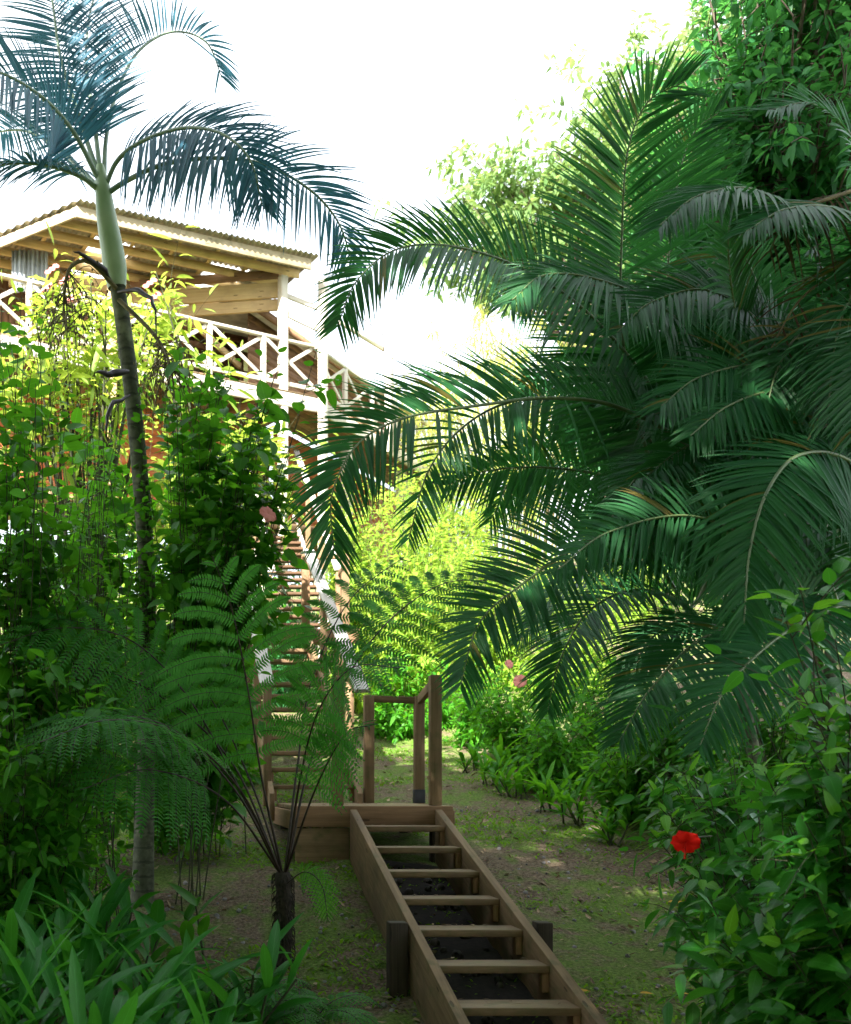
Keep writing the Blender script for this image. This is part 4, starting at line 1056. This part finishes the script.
shrub('climbing_vine', 'fine leaved climber twined through the hibiscus left of the palm trunk', 'vine', (-0.6, 8.0), [pv(100, 450, 35, 120, 8.3, 0.3), pv(60, 560, 60, 120, 7.2, 0.3), pv(110, 680, 30, 120, 8.2, 0.2)], 46, 26, 0.065, 0.040, P_lance, 'mid', seed=9, s0=0.1)
shrub('climbing_vine', 'light green creeper hugging the slim palm trunk', 'vine', (-0.25, 8.4), [pv(143, 420, 14, 60, 8.3, 0.1), pv(147, 560, 16, 70, 8.35, 0.1)], 16, 22, 0.075, 0.060, P_heart, 'round', seed=10, s0=0.4, twigs=1, bow=0.7)
for i, (lab, bx, by, vols) in enumerate((('plumeria with pink blossom in front of the balcony left of the palm trunk', -1.0, 13.2, [pv(80, 310, 60, 40, 13, 0.7), pv(60, 380, 70, 60, 13, 0.7), pv(140, 330, 30, 50, 13, 0.5)]),
                                        ('plumeria with yellow-green leaf rosettes right of the palm trunk', 0.6, 13.8, [pv(155, 300, 16, 30, 13.5, 0.4), pv(250, 445, 28, 30, 13.5, 0.5), pv(190, 470, 40, 40, 13.5, 0.6)]))):
    t = shrub('plumeria', lab, 'shrub', (bx, by), vols, 42, 15, 0.30, 0.085, P_lance, 'plum', seed=30 + i, s0=0.86, droop=0.35, r0=0.03, up=0.6, bow=0.6)
    for k, (a, b) in enumerate(((48, 272), (62, 282), (44, 290), (70, 300)) if i == 0 else ((146, 286), (150, 300))):
        for j in range(3):
            flower(t, at(a + 4 * j, b - 3 * j, 12.6 + 0.1 * j), (0.2 * j - 0.2, -1, 0.6), 0.075, 'pink', 40 + k * 3 + j)
for i, (px, py, rx, ry, d, lab) in enumerate(((60, 700, 130, 120, 15, 'dark filler shrub on the slope beneath the plumerias'), (215, 690, 70, 90, 13.6, 'dark shrub beside the middle stairs at left'), (120, 480, 130, 110, 17, 'bright shrub beneath the balcony of the house'), (235, 560, 45, 90, 15.5, 'leafy shrub close to the left side of the top stairs'))):
    c = at(px, py, d)
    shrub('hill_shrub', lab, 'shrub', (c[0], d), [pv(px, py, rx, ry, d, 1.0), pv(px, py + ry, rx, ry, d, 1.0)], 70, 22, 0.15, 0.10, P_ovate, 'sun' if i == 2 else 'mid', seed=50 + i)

c = at(300, 640, 20.0)
shrub('hill_shrub', 'dark shrub added under the top stairs to darken the gaps between steps', 'shrub', (2.0, 19.6), [(V(2.0, 19.2, E + 2.4), V(0.7, 1.6, 0.7)), (V(2.0, 21.0, E + 3.2), V(0.7, 1.4, 0.9)), (V(2.0, 22.6, E + 4.0), V(0.9, 1.0, 1.3))], 70, 20, 0.14, 0.09, P_ovate, 'palm', seed=58)  # added shrub, its dark leaves stand in for shade between the treads

# ================================================================== sunlit background
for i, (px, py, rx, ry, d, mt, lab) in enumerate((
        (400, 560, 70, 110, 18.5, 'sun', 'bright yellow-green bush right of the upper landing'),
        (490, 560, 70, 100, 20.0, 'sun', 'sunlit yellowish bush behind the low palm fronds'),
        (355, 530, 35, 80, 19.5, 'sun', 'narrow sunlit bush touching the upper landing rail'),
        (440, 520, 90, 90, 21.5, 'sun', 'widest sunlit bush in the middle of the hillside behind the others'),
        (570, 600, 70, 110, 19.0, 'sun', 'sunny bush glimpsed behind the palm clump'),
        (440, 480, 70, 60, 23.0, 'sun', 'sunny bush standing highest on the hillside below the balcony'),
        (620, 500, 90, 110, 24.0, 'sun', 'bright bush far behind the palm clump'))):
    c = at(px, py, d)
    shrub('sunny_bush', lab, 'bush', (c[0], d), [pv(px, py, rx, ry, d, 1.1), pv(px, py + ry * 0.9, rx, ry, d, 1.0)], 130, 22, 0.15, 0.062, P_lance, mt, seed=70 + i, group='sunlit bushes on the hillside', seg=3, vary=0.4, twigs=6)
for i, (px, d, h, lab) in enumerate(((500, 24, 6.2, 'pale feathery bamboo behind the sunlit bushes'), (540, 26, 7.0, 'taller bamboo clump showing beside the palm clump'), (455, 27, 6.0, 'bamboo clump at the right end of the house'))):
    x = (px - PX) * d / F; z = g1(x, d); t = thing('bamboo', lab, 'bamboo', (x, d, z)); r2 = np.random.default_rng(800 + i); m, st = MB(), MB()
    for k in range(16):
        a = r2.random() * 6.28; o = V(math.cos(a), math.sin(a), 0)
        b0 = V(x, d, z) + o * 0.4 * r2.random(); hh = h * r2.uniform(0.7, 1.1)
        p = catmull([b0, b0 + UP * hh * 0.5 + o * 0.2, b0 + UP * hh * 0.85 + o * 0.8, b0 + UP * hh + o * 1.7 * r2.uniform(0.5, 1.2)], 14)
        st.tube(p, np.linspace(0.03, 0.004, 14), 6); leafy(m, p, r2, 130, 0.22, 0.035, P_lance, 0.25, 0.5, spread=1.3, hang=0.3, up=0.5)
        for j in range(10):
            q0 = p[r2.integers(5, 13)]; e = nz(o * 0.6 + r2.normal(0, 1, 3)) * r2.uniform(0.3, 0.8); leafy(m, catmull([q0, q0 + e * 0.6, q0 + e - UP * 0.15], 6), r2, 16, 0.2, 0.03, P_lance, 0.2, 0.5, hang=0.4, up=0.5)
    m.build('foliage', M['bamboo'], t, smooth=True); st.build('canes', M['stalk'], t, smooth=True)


def tree(name, label, x, y, vols, nb, nl, L, W, mat, prof=P_ovate, seed=0, r0=0.2, ncl=1, fork=0.45, lean=(0, 0), droop=0.3, tw=0.5, cl_n=6, bark='bark', seg=3, hang=0.15):
    rg = np.random.default_rng(seed + 5000); B = V(x, y, g1(x, y) - 0.1)
    t = thing(name, label, 'tree', B)
    cen = np.mean([v[0] for v in vols], axis=0)
    top = B * (1 - fork) + cen * fork + V(lean[0], lean[1], 0)
    q = catmull([B, B * 0.5 + top * 0.5 + V(rg.normal(0, 0.15), rg.normal(0, 0.15), 0), top], 18)
    tr, lb, m = MB(), MB(), MB()
    tr.tube(q, r0 * (1 - 0.45 * np.linspace(0, 1, 18)) + r0 * 0.4 * np.exp(-np.linspace(0, 1, 18) * 12), 12)
    tb = tr.build('trunk', M[bark], t, smooth=True)
    T = sample_vol(vols, nb, rg, 0.6)
    for p in T:
        s = q[rg.integers(11, 18)]
        br = branch_path(s, p, rg, 10, 0.3); lb.tube(br[2:], np.linspace(r0 * 0.2, 0.006, 8), 6)
        for k in range(cl_n):
            b0 = br[rg.integers(5, 10)]; e = nz(rg.normal(0, 1, 3) + UP * 0.15 + nz(p - cen) * 0.5) * tw * rg.uniform(0.5, 1.2)
            tw_ = catmull([b0, b0 + e * 0.5 + UP * 0.05, b0 + e - UP * 0.05], 6); lb.tube(tw_, np.linspace(0.008, 0.003, 6), 4)
            leafy(m, tw_, rg, nl, L, W, prof, 0.2, droop, seg=seg, hang=hang, up=0.7)
    m.build('crown', M[mat], t, smooth=True); lb.build('limbs', M[bark], t, smooth=True)
    return t


tree('pale_tree', 'tall hazy yellow-green tree rising behind the palm clump', 11.5, 30, [pv(520, 190, 60, 55, 30, 1.6), pv(590, 130, 50, 50, 30, 1.6), pv(480, 150, 30, 25, 30, 1.0), pv(620, 200, 50, 50, 30, 1.6), pv(650, 80, 45, 35, 30, 1.4), pv(455, 240, 60, 40, 30, 1.3), pv(720, 60, 60, 60, 30, 1.6)], 130, 16, 0.28, 0.15, 'pale', seed=1, r0=0.22, fork=0.6, tw=1.0, cl_n=9)
tree('leafy_tree', 'broadleaf tree with dense dark foliage overhanging the upper right', 6.6, 11.2, [pv(760, 60, 90, 70, 10.5, 0.9), pv(820, 150, 80, 80, 10.2, 0.9), pv(700, 190, 55, 60, 10.6, 0.7), pv(800, -30, 110, 60, 10.4, 0.9), pv(690, 250, 50, 45, 10.4, 0.6), pv(860, 260, 70, 90, 10.2, 0.9)], 150, 14, 0.15, 0.095, 'tree', seed=2, r0=0.14, fork=0.85, tw=0.6, cl_n=8)
tree('leafy_tree', 'shaded broadleaf tree far back behind the palm clump', 8.6, 14.5, [pv(700, 420, 110, 130, 14, 1.2), pv(800, 520, 110, 130, 14, 1.2), pv(830, 330, 90, 120, 14, 1.2)], 110, 14, 0.20, 0.12, 'tree', seed=3, r0=0.12, fork=0.5, tw=0.8, cl_n=8)

ST = [(-9.5, -4.5, [(V(-9, -3.5, 11), V(3.4, 2.6, 5.5)), (V(-8, -3.5, 3), V(3.5, 2, 3.5))]), (-4.5, -4.0, [(V(-4.5, -3, 12.5), V(2.8, 2.6, 5.0)), (V(-5, -2.5, 8), V(3, 2, 2.5)), (V(-4, -4, 3), V(3, 1.6, 3.2))]),
      (0.0, -5.0, [(V(-0.5, -3.4, 17), V(3.2, 2.4, 3.6)), (V(0, -3.5, 9.5), V(3.4, 2, 4)), (V(0, -4.5, 3), V(3.5, 1.6, 3.6))]), (6.0, -5.5, [(V(5, -3.8, 14), V(3.4, 2.6, 7.5)), (V(5.5, -3.5, 3.5), V(3.5, 1.8, 3.8))]),
      (-5.0, 1.2, [(V(-4.2, 3.5, 11.0), V(3.0, 2.8, 1.8)), (V(-5.5, 2.5, 5), V(1.8, 2.8, 4.5))]), (4.6, 1.5, [(V(0.6, 4.0, 11.5), V(2.6, 3.0, 1.6)), (V(5.2, 4.5, 11.5), V(3.0, 3.2, 1.9))])]
for i, (x, y, vols) in enumerate(ST):  # unseen trees; overhead crowns and low thickets added to block sun and sky
    tree('shade_tree', 'unseen tall broadleaf tree outside the view, its crown shaped to shade the path', x, y, vols, 115, 15, 0.42, 0.26, 'tree', seed=20 + i, r0=0.25, fork=0.7, tw=1.1, cl_n=8)['group'] = 'trees shading the path'

# ================================================================== plants along the path, right
for i, (px, py, rx, ry, d, mt, lab) in enumerate((
        (520, 700, 60, 45, 14.5, 'mid', 'leafy shrub with a small pink flower where the path ends'),
        (600, 680, 60, 55, 13.0, 'mid', 'bright leafy shrub under the low palm fronds'),
        (480, 690, 30, 40, 16.5, 'mid', 'leafy shrub at the far end of the path behind the landing rail'),
        (640, 740, 60, 50, 10.5, 'mid', 'leafy shrub at the foot of the palm clump'),
        (430, 690, 50, 40, 18.0, 'mid', 'shaded shrub seen between the landing posts'),
        (560, 740, 50, 40, 12.4, 'mid', 'low leafy shrub edging the path bend'),
        (395, 690, 40, 50, 17.5, 'mid', 'green shrub between the stairs and the landing posts'),
        (700, 690, 70, 70, 9.8, 'hib', 'dark shrub in the shade below the palm clump'),
        (800, 690, 70, 80, 9.0, 'hib', 'dark shrub deep in shade right of the palm canes'))):
    c = at(px, py, d)
    t = shrub('path_shrub', lab, 'shrub', (c[0], d + 0.3), [pv(px, py, rx, ry, d, 0.6), pv(px, py + ry * 0.8, rx, ry * 0.7, d, 0.6)], 60, 20, 0.12, 0.065, P_ovate, mt, seed=90 + i, seg=4, s0=0.3)
    if i == 0:
        flower(t, at(520, 681, 13.7), (-0.3, -1, 0.2), 0.16, 'pink', 9); flower(t, at(509, 664, 13.8), (0.3, -1, 0.3), 0.11, 'pink', 10)
for i, (px, py, d, n, L) in enumerate(((490, 765, 12.9, 16, 0.32), (520, 775, 12.2, 18, 0.34), (470, 755, 14.0, 14, 0.32), (550, 785, 11.5, 18, 0.34), (580, 800, 10.8, 18, 0.32), (505, 750, 13.8, 16, 0.36), (610, 812, 10.0, 16, 0.3))):
    b = at(px, py, d)
    blade_plant('border_plant', ['border plant with bright blades third from the landing rail', 'border plant with broad blades in the middle of the path edge row', 'border plant nearest the landing rail at the end of the path', 'border plant past the middle of the path edge row', 'border plant near the big shrubs, last but one in the row', 'taller border plant set back behind the row', 'border plant nearest the red hibiscus, at the end of the row'][i], 'plant', b[0], b[1], n * 2, L * 1.3, 0.07, 'mid', 120 + i, 'blade plants edging the path', droop=0.5, stem=0.08, spread=0.9)

# ================================================================== red hibiscus, right foreground
h = shrub('red_hibiscus', 'glossy dark hibiscus with one red flower beside the path', 'shrub', (3.3, 6.0), [pv(720, 850, 85, 80, 5.6, 0.45), pv(760, 930, 90, 80, 5.3, 0.4), pv(700, 800, 70, 50, 6.2, 0.4)], 58, 16, 0.145, 0.080, P_ovate, 'hib_red', seed=150, seg=6, s0=0.3, new=0.25, hang=0.15, petiole=0.2)
flower(h, at(686, 842, 4.92), (-0.35, -0.62, -0.52), 0.112, 'red', 1)
m = MB(); m.tube(catmull([at(687, 846, 5.08), at(694, 838, 5.2), at(712, 836, 5.4)], 6), 0.004, 5); m.build('flower_stalk', M['stem'], h, smooth=True)
shrub('red_hibiscus', 'tall hibiscus shoots with bright young leaves against the palm at right', 'shrub', (3.15, 4.8), [pv(830, 720, 60, 80, 4.6, 0.35), pv(820, 800, 70, 60, 4.5, 0.3)], 34, 14, 0.15, 0.088, P_ovate, 'hib_red', seed=151, seg=6, s0=0.35, new=0.8, tips=[at(800, 585, 4.4), at(775, 590, 4.5), at(835, 640, 4.4), at(800, 690, 4.4), at(808, 740, 4.2)])
shrub('red_hibiscus', 'hibiscus in the lower right corner with overlapping dark leaves', 'shrub', (2.95, 4.5), [pv(810, 940, 80, 90, 4.4, 0.3), pv(845, 860, 60, 80, 4.3, 0.3), pv(760, 990, 60, 60, 4.5, 0.3)], 50, 15, 0.15, 0.086, P_ovate, 'hib_red', seed=152, seg=6, s0=0.3, new=0.45, hang=0.1)
shrub('red_hibiscus', 'hibiscus between the red flower and the palm clump', 'shrub', (4.2, 7.2), [pv(740, 770, 90, 60, 7.0, 0.5), pv(680, 790, 60, 50, 7.3, 0.5)], 52, 20, 0.12, 0.065, P_ovate, 'hib_red', seed=153, seg=5, s0=0.3, new=0.3)

# ================================================================== light, sky, camera
SUN_AZ, SUN_EL = math.radians(208), math.radians(41)
sd = V(math.sin(SUN_AZ) * math.cos(SUN_EL), math.cos(SUN_AZ) * math.cos(SUN_EL), math.sin(SUN_EL))
sl = bpy.data.lights.new('sun', 'SUN'); sl.energy = 5.0; sl.angle = math.radians(0.53); sl.color = (1.0, 0.95, 0.86)
so = bpy.data.objects.new('sun', sl); C.objects.link(so); so.location = (0, 0, 40)
so.rotation_euler = Vector(-sd).to_track_quat('-Z', 'Y').to_euler()
w = bpy.data.worlds.new('World'); SC.world = w; w.use_nodes = True
nt = w.node_tree; bg = nt.nodes['Background']
sk = nt.nodes.new('ShaderNodeTexSky'); sk.sky_type = 'NISHITA'; sk.sun_disc = False
sk.sun_elevation = SUN_EL; sk.sun_rotation = SUN_AZ; sk.dust_density = 4.0; sk.air_density = 1.2
tcw = nt.nodes.new('ShaderNodeTexCoord'); cn = nt.nodes.new('ShaderNodeTexNoise')
cn.inputs['Scale'].default_value = 2.2; cn.inputs['Detail'].default_value = 6
nt.links.new(tcw.outputs['Generated'], cn.inputs[0])
veil = mth(nt, 'ADD', mth(nt, 'MULTIPLY', cn.outputs[0], 1.1), 0.18, clamp=True)
nt.links.new(mixrgb(nt, veil, sk.outputs[0], (3.6, 3.75, 3.85)), bg.inputs[0]); bg.inputs[1].default_value = 0.13

cd = bpy.data.cameras.new('camera'); co = bpy.data.objects.new('camera', cd); C.objects.link(co)
co.location = (0, 0, E); co.rotation_euler = (math.radians(90), 0, 0)
cd.sensor_fit = 'VERTICAL'; cd.sensor_height = 24; cd.lens = 24 * F / 1024
cd.shift_x = (425.5 - PX) / 1024; cd.shift_y = (PY - 512) / 1024
cd.clip_start = 0.05; cd.clip_end = 1000
cd.dof.use_dof = True; cd.dof.focus_distance = 7.2; cd.dof.aperture_fstop = 2.4
SC.camera = co
SC.render.engine = 'CYCLES'
cy = SC.cycles
cy.use_denoising = True; cy.max_bounces = 7; cy.diffuse_bounces = 4; cy.glossy_bounces = 2; cy.transmission_bounces = 5; cy.transparent_max_bounces = 4
cy.use_adaptive_sampling = True; cy.adaptive_threshold = 0.02; cy.sample_clamp_indirect = 8; cy.caustics_reflective = False; cy.caustics_refractive = False
SC.view_settings.view_transform = 'Standard'; SC.view_settings.look = 'None'; SC.view_settings.gamma = 1.0
SC.view_settings.exposure = 2.45
